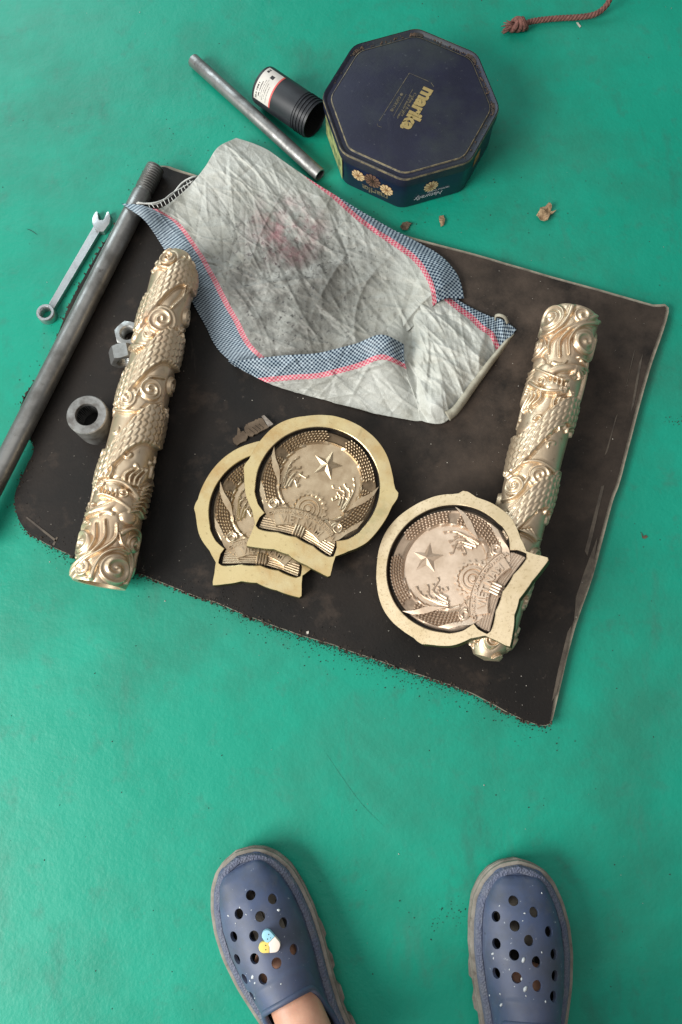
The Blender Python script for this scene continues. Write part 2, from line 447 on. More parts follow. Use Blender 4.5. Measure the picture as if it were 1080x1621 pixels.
# ------------------------------------------------------------------ board
BT = 0.013
left = [(235, 262), (222, 280), (205, 318), (188, 352), (169, 381), (140, 430), (116, 473), (88, 532), (62, 585), (35, 634), (34, 668), (53, 707), (40, 742), (26, 778), (24, 800), (32, 826), (48, 845), (67, 857)]
bottom = [(110, 877), (160, 890), (213, 903), (300, 937), (350, 956), (426, 987), (487, 1007), (569, 1035), (655, 1066), (737, 1094), (808, 1129), (845, 1145), (866, 1149)]
right = [(875, 1142), (910, 1002), (940, 912), (970, 798), (984, 758), (1017, 635), (1033, 578), (1060, 489)]
top = [(1035, 481), (986, 467), (941, 454), (890, 440), (750, 399), (655, 374), (480, 322), (302, 272), (263, 260)]
outl = []
for seg, jit, n in ((left + bottom[:1], .0011, 150), (bottom + right[:1], .0014, 210), (right + top[:1], .0004, 90), (top + left[:1], .0005, 90)):
    p = [G(x, y, BT) for x, y in seg]
    s = smooth_pts([(v.x, v.y) for v in p], n)[:-1]
    nn = noise1(len(s), 5, len(outl) + 3)
    d = np.gradient(s, axis=0); d /= np.linalg.norm(d, axis=1)[:, None] + 1e-9
    s = s + np.stack([-d[:, 1], d[:, 0]], 1) * (nn * jit)[:, None]
    outl += [tuple(q) + (jit,) for q in s]
O2 = np.array([o[:2] for o in outl]); jits = np.array([o[2] for o in outl])
cen = O2.mean(0)
board = thing('plywood_board', 'dark worn rectangular board with ragged lower edge lying on the green floor', 'board', (cen[0], cen[1], 0))
d = np.gradient(O2, axis=0); d /= np.linalg.norm(d, axis=1)[:, None] + 1e-9
inw = np.stack([-d[:, 1], d[:, 0]], 1)
if ((O2 + inw * .01 - cen) ** 2).sum() > ((O2 - inw * .01 - cen) ** 2).sum(): inw = -inw
smooth_edge = jits < .001
base_o = O2 - cen
bm_obj('base_ply', prism_bm([tuple(p) for p in base_o], .0005, BT - .003), M['ply'], board, smooth=False)
inset = np.where(smooth_edge, .0052 + .0004 * noise1(len(O2), 5, 5), .0005)
kk = np.ones(9) / 9
inset = np.convolve(np.pad(inset, 4, mode='wrap'), kk, 'valid')
top_o = base_o + inw * inset[:, None]
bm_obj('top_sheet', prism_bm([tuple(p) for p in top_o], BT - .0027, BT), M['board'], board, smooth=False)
# torn fibres along the ragged left and lower edges
bm = bmesh.new()
idx = np.where(~smooth_edge)[0]
for i in idx:
    for k in range(3):
        p = base_o[i] + inw[i] * random.uniform(-.0022, .005) + d[i] * random.uniform(-.003, .003)
        r = random.uniform(.0008, .0022)
        z = random.uniform(.001, BT)
        m = Matrix.Translation((p[0], p[1], z)) @ Euler([random.uniform(0, 6) for _ in range(3)]).to_matrix().to_4x4() @ Matrix.Diagonal((r * 1.8, r, r * .6, 1))
        bmesh.ops.create_icosphere(bm, subdivisions=1, radius=1, matrix=m)
tag(bm_obj('torn_fibre', bm, M['fibre'], board, smooth=False), kind='stuff')
# worn strips of lifted skin near the right edge and a loose splinter in the left corner
def px_strip(name, pts, z, th, mat, parent):
    loc = parent.location
    p = [G(x, y, z) for x, y in pts]
    return bm_obj(name, prism_bm([(v.x - loc.x, v.y - loc.y) for v in p], z - .0004, z + th), mat, parent, smooth=False)
M['worn'] = material('worn_board_skin', (.10, .08, .06), .8, 0, (.045, .035, .028), 50, (.4, .65), .5, 200, .001)
for pts in ([(1012, 575), (1018, 560), (1004, 640), (998, 655)], [(952, 770), (957, 768), (938, 850), (930, 880), (926, 872)], [(925, 905), (946, 850), (938, 905), (918, 960), (909, 985), (912, 945)],
            [(899, 1000), (905, 990), (894, 1045), (880, 1100), (874, 1110), (884, 1060)], [(1003, 560), (1006, 552), (992, 610), (988, 625)], [(975, 660), (978, 655), (962, 715), (957, 722)],
            [(41, 820), (43, 818), (90, 855), (88, 858)], [(83, 862), (90, 850), (92, 851), (86, 864)]):
    px_strip('worn_patch', pts, BT, .0007, M['worn'], board)

# ------------------------------------------------------------------ loose grit (uncountable)
def grit(name, spots, rmin, rmax, mat, label):
    verts, faces = [], []
    t = np.array([(1, 1, 1), (-1, -1, 1), (-1, 1, -1), (1, -1, -1)], float) / 1.7
    for (x, y, z) in spots:
        r = rmin + (rmax - rmin) * random.random() ** 3
        q = np.array(Euler([random.uniform(0, 6) for _ in range(3)]).to_matrix())
        b = len(verts)
        for v in (t @ q.T) * r * np.array([1, 1, .8]): verts.append((x + v[0], y + v[1], z + r * .4 + v[2]))
        faces += [(b, b + 1, b + 2), (b, b + 3, b + 1), (b, b + 2, b + 3), (b + 1, b + 3, b + 2)]
    return tag(add_mesh(name, verts, faces, mat, smooth=False), label, 'grit', kind='stuff')
spots = []
clump = noise1(len(O2), 6, 77)
for i in idx:                                    # spilled along the lower and left edge
    dens = max(2, int(9 + 9 * clump[i]))
    for k in range(dens):
        off = abs(random.gauss(0, .0035 if random.random() < .75 else .014))
        p = O2[i] - inw[i] * off + d[i] * random.uniform(-.004, .004)
        spots.append((p[0], p[1], 0))
    for k in range(3):
        p = O2[i] + inw[i] * abs(random.gauss(0, .012)) + d[i] * random.uniform(-.004, .004)
        spots.append((p[0], p[1], BT))
for k in range(650):
    v = G(random.uniform(-60, 1140), random.uniform(-60, 1660)); spots.append((v.x, v.y, -.0003))
for cx, cy, sx, n in ((715, 1450, 26, 120), (330, 210, 45, 60), (250, 290, 30, 120), (690, 345, 50, 40), (800, 330, 60, 40), (440, 215, 40, 50), (560, 300, 30, 40), (1065, 665, 8, 50), (520, 1460, 30, 10)):
    for k in range(n):
        v = G(random.gauss(cx, sx), random.gauss(cy, sx * .6)); spots.append((v.x, v.y, -.0002))
grit('dark_grit', spots, .0003, .0013, M['dirt'], 'black grit and filings spilled round the dark board')
spots = []
for k in range(420):
    v = G(random.uniform(60, 1020), random.uniform(330, 1120), BT)
    if abs(v.x) < .6: spots.append((v.x, v.y, BT))
from mathutils.geometry import intersect_point_tri_2d
def inside(p, poly):
    x, y = p; c = False; n = len(poly); j = n - 1
    for i in range(n):
        if (poly[i][1] > y) != (poly[j][1] > y) and x < (poly[j][0] - poly[i][0]) * (y - poly[i][1]) / (poly[j][1] - poly[i][1]) + poly[i][0]: c = not c
        j = i
    return c
poly = [tuple(p) for p in O2[::4]]
spots = [s for s in spots if inside(s[:2], poly)]
for k in range(90):
    v = G(random.uniform(-20, 1100), random.uniform(0, 1600))
    if not inside((v.x, v.y), poly): spots.append((v.x, v.y, 0))
grit('pale_grit', spots, .0004, .0013, M['grain'], 'pale metal grit scattered over the dark board')

# ------------------------------------------------------------------ long steel rod with threaded end
def lay(name, label, cat, p0, p1, group=None):
    m = frame_to(p0, p1)
    o = thing(name, label, cat, group=group)
    o.matrix_world = m
    return o, (Vector(p1) - Vector(p0)).length
RR = .0136
p0 = G(247, 264, BT + RR); p1 = G(-10, 768, BT + RR)
p1 = p0 + (p1 - p0) * 1.16
rod, ln = lay('threaded_rod', 'long dull steel bar with threaded end crossing the left edge of the board', 'rod', p0, p1)
pr = [(0, 0), (0, RR * .80), (.002, RR * .97)]
pitch = .0040
for k in range(10):
    t = .003 + k * pitch
    pr += [(t, RR * .80), (t + pitch * .3, RR * .82), (t + pitch * .55, RR * 1.0), (t + pitch * .65, RR * 1.0), (t + pitch * .95, RR * .81)]
te = .003 + 10 * pitch
pr += [(te, RR * .85), (te + .004, RR * .85)]
bm_obj('threaded_end', lathe_bm(pr, 40), M['steel'], rod, sharp=40)
bm_obj('shaft', lathe_bm([(te + .0035, RR * .7), (te + .004, RR * .98), (te + .006, RR * 1.04), (te + .05, RR * 1.045), (ln - .002, RR * 1.045), (ln, RR * .9), (ln, 0)], 48), M['steel'], rod, sharp=40)

# ------------------------------------------------------------------ short grey pipe
PR = .0100
p0 = G(306, 95, PR); p1 = G(507, 277, PR)
pipe, ln = lay('steel_pipe', 'short grey steel pipe lying on the floor above the sack', 'pipe', p0, p1)
bm_obj('pipe_wall', lathe_bm([(.02, PR * .82), (0, PR * .82), (0, PR * .97), (.0008, PR), (ln - .0008, PR), (ln, PR * .97), (ln, PR * .78), (ln - .03, PR * .78)], 36), M['pipe'], pipe, sharp=40)
bm_obj('bore', lathe_bm([(.018, 0), (.018, PR * .8), (ln - .028, PR * .79), (ln - .028, 0)], 24), M['hole'], pipe)

# ------------------------------------------------------------------ black plastic bottle with threaded mouth
BR = .0285
p0 = G(414, 132, BR); p1 = G(499, 190, BR)
dirv = (p1 - p0).normalized()
p0 = p0 + dirv * .004
bot, ln = lay('plastic_container', 'black plastic cylinder with white paper label and ridged open mouth beside the tin', 'container', p0, p1)
prof = [(.003, 0), (.001, BR * .80), (0, BR * .93), (.001, BR * .98), (.004, BR), (ln * .75, BR)]
t = ln * .75
for k in range(4):
    prof += [(t + .0008, BR * .965), (t + .0026, BR * .965), (t + .0034, BR * 1.02), (t + .0044, BR * 1.02), (t + .0050, BR * .965)]
    t += .0056
prof += [(ln, BR * .955), (ln, BR * .925), (ln * .80, BR * .91)]
bm_obj('body', lathe_bm(prof, 56), M['plastic'], bot, sharp=35)
bm_obj('inside', lathe_bm([(ln * .4, 0), (ln * .4, BR * .90), (ln * .975, BR * .918)], 40), M['hole'], bot)
def wrap_patch(name, t0, t1, a0, a1, r, mat, parent, n=24):
    verts, faces = [], []
    for k in range(n + 1):
        a = a0 + (a1 - a0) * k / n
        for t in (t0, t1): verts.append((r * math.cos(a), t, r * math.sin(a)))
    for k in range(n): faces.append((2 * k, 2 * k + 1, 2 * k + 3, 2 * k + 2))
    return add_mesh(name, verts, faces, mat, parent)
# local X of the bottle points to the photograph's lower left; the label wraps from its top round to that side
lab = wrap_patch('label', .005, .036, R(8), R(118), BR * 1.006, M['paper'], bot)
wrap_patch('label_stripe', .0335, .036, R(8), R(118), BR * 1.012, M['red'], lab)
for (t0, t1, a0, a1) in ((.0075, .0105, 14, 60), (.0125, .0145, 20, 70), (.0165, .0175, 22, 75), (.0195, .0205, 18, 80), (.0225, .0235, 25, 70), (.0265, .0275, 15, 66), (.008, .012, 96, 104), (.008, .012, 106, 111), (.0185, .025, 84, 96)):
    n = 1 if a1 - a0 < 15 else int((a1 - a0) / 3)
    for q in range(n):
        b0 = a0 + (a1 - a0) * q / n
        b1 = b0 + (a1 - a0) / n * (1 if n == 1 else random.uniform(.45, .9))
        if n > 1 and random.random() < .12: continue
        wrap_patch('print', t0 + random.uniform(0, .0004), t1, R(b0), R(b1), BR * 1.010, M['ink'], lab, 3)

# ------------------------------------------------------------------ combination wrench
a = G(163, 354); b = G(77, 501)
wr = thing('combination_wrench', 'silver combination wrench lying on the floor left of the steel rod', 'wrench')
wr.matrix_world = frame_to((a.x, a.y, 0), (b.x, b.y, 0))
wl = (b - a).length
hw = lambda t: .0052 + .0010 * (1 - t)
bm = bmesh.new()
sh = []
n = 20
for k in range(n + 1):
    t = k / n; sh.append((hw(t), .006 + (wl - .018) * t))
for k in range(n, -1, -1):
    t = k / n; sh.append((-hw(t), .006 + (wl - .018) * t))
bm_obj('shank', prism_bm(sh, .001, .0075, bevel=.0018), M['chrome'], wr, sharp=50)
jaw = []
ang0 = R(22)                                   # jaw turned a little against the shank
outer, gap = .0165, .0072
pts = [(gap, -.015), (.0112, -.0185), (.0150, -.012), (.0172, -.004), (.0160, .006), (.0115, .014), (.0072, .022), (-.0072, .022), (-.0115, .014), (-.0160, .006), (-.0172, -.004), (-.0150, -.012), (-.0112, -.0185), (-gap, -.015), (-gap, -.003), (-.0045, .0012), (.0045, .0012), (gap, -.003)]
pts = [(x * .80, y * .85) for x, y in pts]
pts = [(x * math.cos(ang0) - y * math.sin(ang0), x * math.sin(ang0) + y * math.cos(ang0)) for x, y in pts]
bm_obj('open_jaw', prism_bm(pts, .0, .0088, bevel=.0012), M['chrome'], wr, sharp=45)
bm = bmesh.new()                                # ring end: twelve-point bore
n = 48; ring = []
for k in range(n):
    a_ = 2 * math.pi * k / n
    ri = .0078 + .0006 * abs(math.cos(6 * a_))
    row = []
    for (r_, z_) in ((ri, .0), (ri, .0125), (ri + .001, .0135), (.0124, .0135), (.0132, .0125), (.0132, .001), (.0128, .0)):
        row.append(bm.verts.new((r_ * math.cos(a_), wl + r_ * math.sin(a_), z_)))
    ring.append(row)
for k in range(n):
    A, B = ring[k], ring[(k + 1) % n]
    for q in range(7): bm.faces.new((A[q], B[q], B[(q + 1) % 7], A[(q + 1) % 7]))
bm_obj('ring_end', bm, M['chrome'], wr, sharp=45)

# ------------------------------------------------------------------ hex nuts and bushing
def nut(name, label, mat4, af, h, group):
    o = thing(name, label, 'nut', group=group)
    o.matrix_world = mat4
    bm = bmesh.new(); n = 48; rc = af / 2; rows = []
    for k in range(n):
        a_ = 2 * math.pi * k / n
        sec = (a_ + R(30)) % R(60) - R(30)
        ro = rc / math.cos(sec)
        rch = min(ro, rc * 1.06)
        zc = (ro - rc) * .55
        ri = rc * .56
        prof = [(ri, .0015), (ri + .0015, 0), (rc * .98, 0), (ro, zc), (ro, h - zc), (rc * .98, h), (ri + .0018, h), (ri, h - .002)]
        for q in range(6):
            zz = h - .002 - (q + .5) * (h - .004) / 6
            prof += [(ri + .0008, zz + .0007), (ri, zz - .0007)]
        rows.append([bm.verts.new((r_ * math.cos(a_), r_ * math.sin(a_), z_)) for r_, z_ in prof])
    for k in range(n):
        A, B = rows[k], rows[(k + 1) % n]
        for q in range(len(A)): bm.faces.new((A[q], B[q], B[(q + 1) % len(A)], A[(q + 1) % len(A)]))
    bm_obj('nut_body', bm, M['nut'], o, sharp=28)
    return o
c = G(202, 527, BT + .02)
nut('hex_nut', 'galvanised hex nut lying flat with its hole up, behind the left dragon column', Matrix.Translation((c.x, c.y, BT)) @ Matrix.Rotation(R(12), 4, 'Z'), .034, .021, 'hex nuts on the board')
c = G(191, 560, BT + .018)
m = Matrix.Translation((c.x + .002, c.y + .008, BT + .0168)) @ Matrix.Rotation(R(10), 4, 'Z') @ Matrix.Rotation(R(90), 4, 'X') @ Matrix.Rotation(R(30), 4, 'Z')
nut('hex_nut', 'galvanised hex nut standing on a flat side, nearest the grey bushing', m, .034, .021, 'hex nuts on the board')

c = G(137, 656, BT + .047)
bush = thing('steel_bushing', 'thick grey steel bushing standing upright on the board with dark bore', 'bushing', (c.x, c.y, BT))
def upright(bm):
    bmesh.ops.rotate(bm, verts=bm.verts, cent=(0, 0, 0), matrix=Matrix.Rotation(R(90), 3, 'X'))
    return bm
bm_obj('sleeve', upright(lathe_bm([(.004, .0155), (.0, .0155), (0, .0255), (.0, .0265), (.001, .0272), (.0455, .0272), (.047, .026), (.047, .0158), (.0462, .0152), (.004, .0150)], 48)), M['bush'], bush, sharp=35)
bm_obj('bore', upright(lathe_bm([(.012, 0), (.012, .0151), (.040, .01515)], 36)), M['hole'], bush)

# ------------------------------------------------------------------ octagonal tin
z = 3.484; TH = .070
ov = [(560, 60), (885, 175), (1022, 490), (840, 792), (480, 887), (150, 750), (35, 410), (215, 150)]
W = [G(500 + x / z, 30 + y / z, TH) for x, y in ov]
tc_ = sum(W, Vector()) / 8
TR = sum((w - tc_).length for w in W) / 8
ang = [math.atan2(w.y - tc_.y, w.x - tc_.x) for w in W]
a0 = np.mean([((ang[k] + k * math.pi / 4 + math.pi) % (2 * math.pi)) - math.pi - 0 for k in range(8)]) if False else math.atan2(sum(math.sin(ang[k] + k * math.pi / 4) for k in range(8)), sum(math.cos(ang[k] + k * math.pi / 4) for k in range(8)))
tin = thing('cookie_tin', 'navy octagonal cookie tin with gold lettering, upside print facing the camera side', 'tin', (tc_.x, tc_.y, 0))
tin['label'] = 'navy blue octagonal cookie tin with gold print on its dusty lid'
def octagon(r, soft=.11, n=5):
    """Octagon ring with rounded corners."""
    out = []
    for k in range(8):
        a_ = a0 - k * math.pi / 4
        P = Vector((math.cos(a_), math.sin(a_), 0)) * r
        A = Vector((math.cos(a_ + math.pi / 4), math.sin(a_ + math.pi / 4), 0)) * r
        B = Vector((math.cos(a_ - math.pi / 4), math.sin(a_ - math.pi / 4), 0)) * r
        q0 = P + (A - P) * soft; q1 = P + (B - P) * soft
        for i in range(n):
            t = i / (n - 1)
            out.append(q0 * (1 - t) ** 2 + P * 2 * t * (1 - t) + q1 * t * t)
    return out
def rings(rows, name, mat, parent, close_top=False, smooth=True, sharp=30):
    bm = bmesh.new(); prev = None
    for r_, z_ in rows:
        ring = [bm.verts.new((p.x, p.y, z_)) for p in octagon(r_)]
        if prev:
            for k in range(len(ring)):
                bm.faces.new((prev[k], prev[(k + 1) % len(ring)], ring[(k + 1) % len(ring)], ring[k]))
        prev = ring
    if close_top: bm.faces.new(prev)
    return bm_obj(name, bm, mat, parent, smooth, sharp)
TR *= 1.012
body = rings([(TR * .93, .002), (TR * .965, .0), (TR * .975, .003), (TR * .975, TH - .014)], 'body', M['tin_side'], tin)
lid = rings([(TR * .978, TH - .018), (TR * .992, TH - .0175), (TR * .995, TH - .003), (TR * .990, TH - .0004), (TR * .980, TH + .0004), (TR * .970, TH - .0004), (TR * .945, TH - .0030), (TR * .905, TH - .0034), (TR * .893, TH - .0020), (TR * .885, TH - .0018)], 'lid', M['tin'], tin, True)
rings([(TR * .9960, TH - .0024), (TR * .9935, TH - .0004), (TR * .9895, TH + .0006)], 'gold_rim', M['gold_dim'], lid)
rings([(TR * .903, TH - .0030), (TR * .897, TH - .0014), (TR * .891, TH - .0012)], 'gold_line', M['gold_dim'], lid)
# rust and dirt packed into the far half of the rim channel
bm = bmesh.new()
oc = octagon(TR * .953)
L8 = len(oc)
for k in range(1500):
    i = random.randrange(L8); t = random.random()
    p = oc[i] * (1 - t) + oc[(i + 1) % L8] * t
    if (p.y * .8 + p.x * .6) < random.uniform(-.04, .09): continue
    p = p * random.uniform(.965, 1.022)
    bmesh.ops.create_icosphere(bm, subdivisions=1, radius=random.uniform(.0005, .0016), matrix=Matrix.Translation((p.x, p.y, TH - .0022)) @ Matrix.Diagonal((1, 1, .6, 1)))
tag(bm_obj('rim_dirt', bm, M['tin_dirt'], lid, smooth=False), kind='stuff')
# writing on the lid: runs from the far right to the near left, letter tops to the right
pA = G(590 + 745 / 8.31, 100 + 330 / 8.31, TH); pB = G(590 + 440 / 8.31, 100 + 840 / 8.31, TH)
tx = (pB - pA).normalized(); ty = Vector((-tx.y, tx.x, 0))
def on_lid(cpx, me, name, mat, dz=.0004):
    c = G(590 + cpx[0] / 8.31, 100 + cpx[1] / 8.31, TH) - Vector((tc_.x, tc_.y, 0))
    o = add_me(name, me, mat, lid, smooth=False)
    m4 = Matrix((tx, ty, Vector((0, 0, 1)))).transposed().to_4x4()
    m4.translation = Vector((c.x, c.y, TH - .0018 + dz))
    o.matrix_local = m4
    return o
wl_ = (pB - pA).length
on_lid((600, 590), text_me('marika', .0290, .00015, bold=.0013, spacing=.97), 'lettering', M['gold'])
on_lid((318, 500), text_me('\u25CF OSOLOVE', .0062, .0001), 'lettering', M['gold_dim'])
on_lid((420, 560), text_me('Rich Butter Flavour', .0055, .0001, shear=.35), 'lettering', M['gold_dim'])
on_lid((480, 530), text_me('Cookies & Biscuits', .0058, .0001, shear=.35), 'lettering', M['gold_dim'])
def strip_px(p, q, w):
    a_ = G(590 + p[0] / 8.31, 100 + p[1] / 8.31, TH) - Vector((tc_.x, tc_.y, 0)); b_ = G(590 + q[0] / 8.31, 100 + q[1] / 8.31, TH) - Vector((tc_.x, tc_.y, 0))
    u_ = (b_ - a_).normalized(); n_ = Vector((-u_.y, u_.x, 0)) * w
    zz = TH - .0014
    o = add_mesh('frame_line', [(v.x, v.y, zz) for v in (a_ - n_, b_ - n_, b_ + n_, a_ + n_)], [(0, 1, 2, 3)], M['gold_dim'], lid, False)
for p, q in (((485, 118), (90, 745)), ((485, 118), (740, 228)), ((770, 245), (808, 300)), ((60, 785), (70, 815)), ((70, 815), (120, 832)), ((445, 395), (275, 690)), ((530, 330), (480, 420))):
    strip_px(p, q, .00028)
# printed flowers and script on the sides
def side_frame(k, along, up):
    """Point on tin side k (between corner k and k+1), along 0..1, height up; returns matrix (x along, y up, z out)."""
    a1, a2 = a0 - k * math.pi / 4, a0 - (k + 1) * math.pi / 4
    r_ = TR * .975
    P = Vector((math.cos(a1), math.sin(a1), 0)) * r_; Q = Vector((math.cos(a2), math.sin(a2), 0)) * r_
    x = (Q - P).normalized(); y = Vector((0, 0, 1)); zz = x.cross(y)
    if zz.dot(P) < 0: zz = -zz; 
    x = y.cross(zz)
    m4 = Matrix((x, y, zz)).transposed().to_4x4()
    m4.translation = P + (Q - P) * along + Vector((0, 0, up)) + zz * .0004
    return m4
def flower_me(r_, petals, th):
    verts = [(0, 0, th)]; n = petals * 6
    for k in range(n):
        a_ = 2 * math.pi * k / n
        rr = r_ * (.80 + .20 * abs(math.sin(petals * a_ / 2)) ** .6)
        verts.append((rr * math.cos(a_), rr * math.sin(a_), th * .6))
    me = bpy.data.meshes.new('flower'); me.from_pydata(verts, [], [(0, k + 1, (k + 1) % n + 1) for k in range(n)]); me.update()
    return me
def on_side(k, along, up, me, mat, name, flip=False):
    o = add_me(name, me, mat, body, smooth=False)
    m4 = side_frame(k, along, up)
    if flip: m4 = m4 @ Matrix.Rotation(math.pi, 4, 'Z')
    o.matrix_local = m4
    return o
def spokes(k, along, up, r_, petals, mat):
    bm = bmesh.new()
    for q in range(petals):
        a_ = 2 * math.pi * q / petals
        bmesh.ops.create_grid(bm, x_segments=1, y_segments=1, size=1, matrix=Matrix.Rotation(a_, 4, 'Z') @ Matrix.Translation((r_ * .58, 0, .0006)) @ Matrix.Diagonal((r_ * .36, r_ * .035, 1, 1)))
    bmesh.ops.create_circle(bm, cap_ends=True, segments=12, radius=r_ * .2, matrix=Matrix.Translation((0, 0, .0007)))
    me = bpy.data.meshes.new('petal_line'); bm.to_mesh(me); bm.free()
    on_side(k, along, up, me, mat, 'petal_line')
M['petal'] = material('petal_outline', (.22, .11, .05), .5)
M['petal_dark'] = material('dark_petal_outline', (.03, .015, .012), .5)
spokes(4, .26, .030, .0108, 10, M['petal']); spokes(4, .74, .034, .0108, 10, M['petal']); spokes(4, .50, .036, .0135, 12, M['petal_dark']); spokes(3, .55, .036, .0112, 12, M['petal'])
# side 4: bottom corner -> lower left (front left face); side 3: lower right -> bottom (front right face)
on_side(4, .26, .030, flower_me(.0108, 10, .0003), M['flower'], 'flower_print')
on_side(4, .74, .034, flower_me(.0108, 10, .0003), M['flower'], 'flower_print')
on_side(4, .50, .036, flower_me(.0135, 12, .0002), M['flower_dark'], 'flower_print')
on_side(4, .45, .014, text_me('marika', .016, .0001, bold=.0004), M['gold_dim'], 'lettering', True)
on_side(3, .55, .036, flower_me(.0112, 12, .0003), M['flower'], 'flower_print')
on_side(3, .56, .016, text_me('Naturally', .0115, .0001, shear=.35), M['silver'], 'lettering', True)
on_side(3, .42, .024, text_me('DELICIOUS COOKIES', .0036, .0001), M['silver'], 'lettering', True)
def panel_me(w, h):
    me = bpy.data.meshes.new('panel'); me.from_pydata([(-w, -h, 0), (w, -h, 0), (w, h, 0), (-w, h, 0)], [], [(0, 1, 2, 3)]); me.update(); return me
side_len = 2 * TR * .975 * math.sin(math.pi / 8)
on_side(5, .47, .028, panel_me(side_len * .43, .024), M['leafy'], 'picture_print')
on_side(2, .62, .034, panel_me(side_len * .10, .010), M['orange'], 'picture_print')

# ------------------------------------------------------------------ rope with knot
rope = thing('rope', 'brown twisted rope with knotted frayed end at the top of the floor', 'rope', tuple(G(830, 40)))
RL = rope.location.copy()
path = smooth_pts([tuple(G(x, y, zz) - RL) for x, y, zz in ((806, 42, .011), (825, 39, .011), (845, 33, .007), (880, 29, .006), (915, 27, .006), (940, 23, .008), (956, 13, .012), (965, 0, .018), (970, -20, .024), (985, -60, .02), (1020, -90, .006))], 160)
seglen = np.concatenate([[0], np.cumsum(np.linalg.norm(np.diff(path, axis=0), axis=1))])
for s_ in range(3):
    pts = []
    for i, p in enumerate(path):
        dd = path[min(i + 1, 159)] - path[max(i - 1, 0)]; dd /= np.linalg.norm(dd)
        nx = np.cross(dd, (0, 0, 1)); nx /= np.linalg.norm(nx); ny = np.cross(nx, dd)
        a_ = seglen[i] / .017 * 2 * math.pi + s_ * 2 * math.pi / 3
        pts.append(p + .0021 * (nx * math.cos(a_) + ny * math.sin(a_)))
    bm_obj('strand', tube_bm(pts, .0025, 7), M['rope'], rope)
kc = Vector(tuple(G(822, 38, .011) - RL)); kd = Vector(tuple(G(850, 34, .011) - G(815, 40, .011))).normalized()
kx = kd.cross(Vector((0, 0, 1))).normalized(); ky = kx.cross(kd)
for w in range(4):
    off = (w - 1.5) * .0058
    loop = []
    for k in range(25):
        a_ = 2 * math.pi * k / 24
        loop.append(kc + kd * (off + .004 * math.sin(a_ + w)) + (kx * math.cos(a_) + ky * math.sin(a_)) * (.0085 - .0012 * abs(w - 1.5)))
    bm_obj('knot_loop', tube_bm(loop, .0036, 7, cap=False), M['rope'], rope)
end = kc - kd * .010
for k in range(16):
    a_ = k * 2.4; r_ = .0065 * math.sqrt((k + .5) / 16)
    s0 = end + (kx * math.cos(a_) + ky * math.sin(a_)) * r_ * .6
    s1 = end - kd * random.uniform(.010, .017) + (kx * math.cos(a_) + ky * math.sin(a_)) * r_ * 1.5 - Vector((0, 0, .002))
    bm_obj('frayed_yarn', tube_bm([s0, (s0 + s1) / 2 + Vector((random.uniform(-1, 1), random.uniform(-1, 1), 0)) * .001, s1], [.0014, .0013, .0007], 5), M['rope'], rope)

# ------------------------------------------------------------------ scraps on the floor and board
def scrap(name, label, cat, pts, z, mat, curl, seed, th=.0006, sub=3):
    r_ = random.Random(seed)
    P = [G(x, y, z) for x, y in pts]; c_ = sum(P, Vector()) / len(P)
    bm = bmesh.new()
    vs = [bm.verts.new((p.x - c_.x, p.y - c_.y, 0)) for p in P]
    bm.faces.new(vs); bmesh.ops.triangulate(bm, faces=bm.faces[:])
    bmesh.ops.subdivide_edges(bm, edges=bm.edges[:], cuts=sub, use_grid_fill=True)
    for v in bm.verts:
        v.co.z = curl * (.5 + .5 * math.sin(v.co.x * 260 + seed) * math.cos(v.co.y * 310 + 2 * seed)) + r_.uniform(0, curl * .25) + .0004
    o = bm_obj(name, bm, mat, smooth=False)
    so = o.modifiers.new('thickness', 'SOLIDIFY'); so.thickness = th
    o.location = (c_.x, c_.y, z)
    return tag(o, label, cat)
leaf = scrap('dry_leaf', 'crumpled tan dry leaf alone on the floor right of the tin', 'leaf', [(848, 344), (853, 337), (855, 329), (862, 330), (868, 325), (872, 330), (871, 336), (879, 337), (870, 343), (866, 351), (860, 354), (853, 349)], 0, M['leaf'], .007, 3, sub=4)
scrap('dry_leaf', 'small tan leaf scrap on the floor below the tin', 'leaf', [(695, 343), (702, 342), (704, 350), (702, 358), (698, 360), (695, 352)], 0, M['leaf'], .004, 5)
scrap('dry_leaf', 'brown leaf scrap on the floor touching the sack edge', 'leaf', [(633, 361), (637, 355), (645, 353), (652, 355), (648, 359), (645, 366), (638, 366)], 0, M['bark'], .005, 8)
scrap('straw_bit', 'tiny pale straw bit on the floor under the rope', 'straw', [(912, 37), (915, 37), (920, 42), (918, 44)], 0, M['grain'], .002, 2, sub=1)
bk = thing('bark_scrap', 'torn brown bark scrap on the board above the stacked emblem plates', 'scrap', tuple(G(398, 682, BT)))
def bk_piece(name, pts, z0, z1, mat):
    pts = [(pts[i][0] * (1 - t) + pts[(i + 1) % len(pts)][0] * t + random.uniform(-7, 7), pts[i][1] * (1 - t) + pts[(i + 1) % len(pts)][1] * t + random.uniform(-7, 7)) for i in range(len(pts)) for t in (0, .33, .66)] if len(pts) > 4 else pts
    P = [G(330 + x / 7.2, 640 + y / 7.2, BT) - bk.location for x, y in pts]
    bm_obj(name, prism_bm([(p.x, p.y) for p in P], z0, z1), mat, bk, smooth=False)
bk_piece('bark_chip', [(410, 290), (440, 240), (470, 225), (530, 200), (575, 170), (620, 175), (690, 280), (560, 345), (480, 380), (440, 350)], .0006, .0050, M['bark'])
bk_piece('bark_chip', [(280, 400), (330, 360), (345, 280), (365, 300), (370, 340), (400, 310), (450, 370), (440, 420), (330, 475), (290, 440)], .0004, .0042, M['bark'])
bk_piece('torn_edge', [(612, 150), (640, 138), (745, 240), (690, 272)], .0008, .0056, M['bark_pale'])
for q in range(4):
    bk_piece('fibre_ridge', [(450 + q * 38, 300 - q * 18), (458 + q * 38, 292 - q * 18), (530 + q * 34, 345 - q * 20), (522 + q * 34, 350 - q * 20)], .0049, .0060, M['bark'])

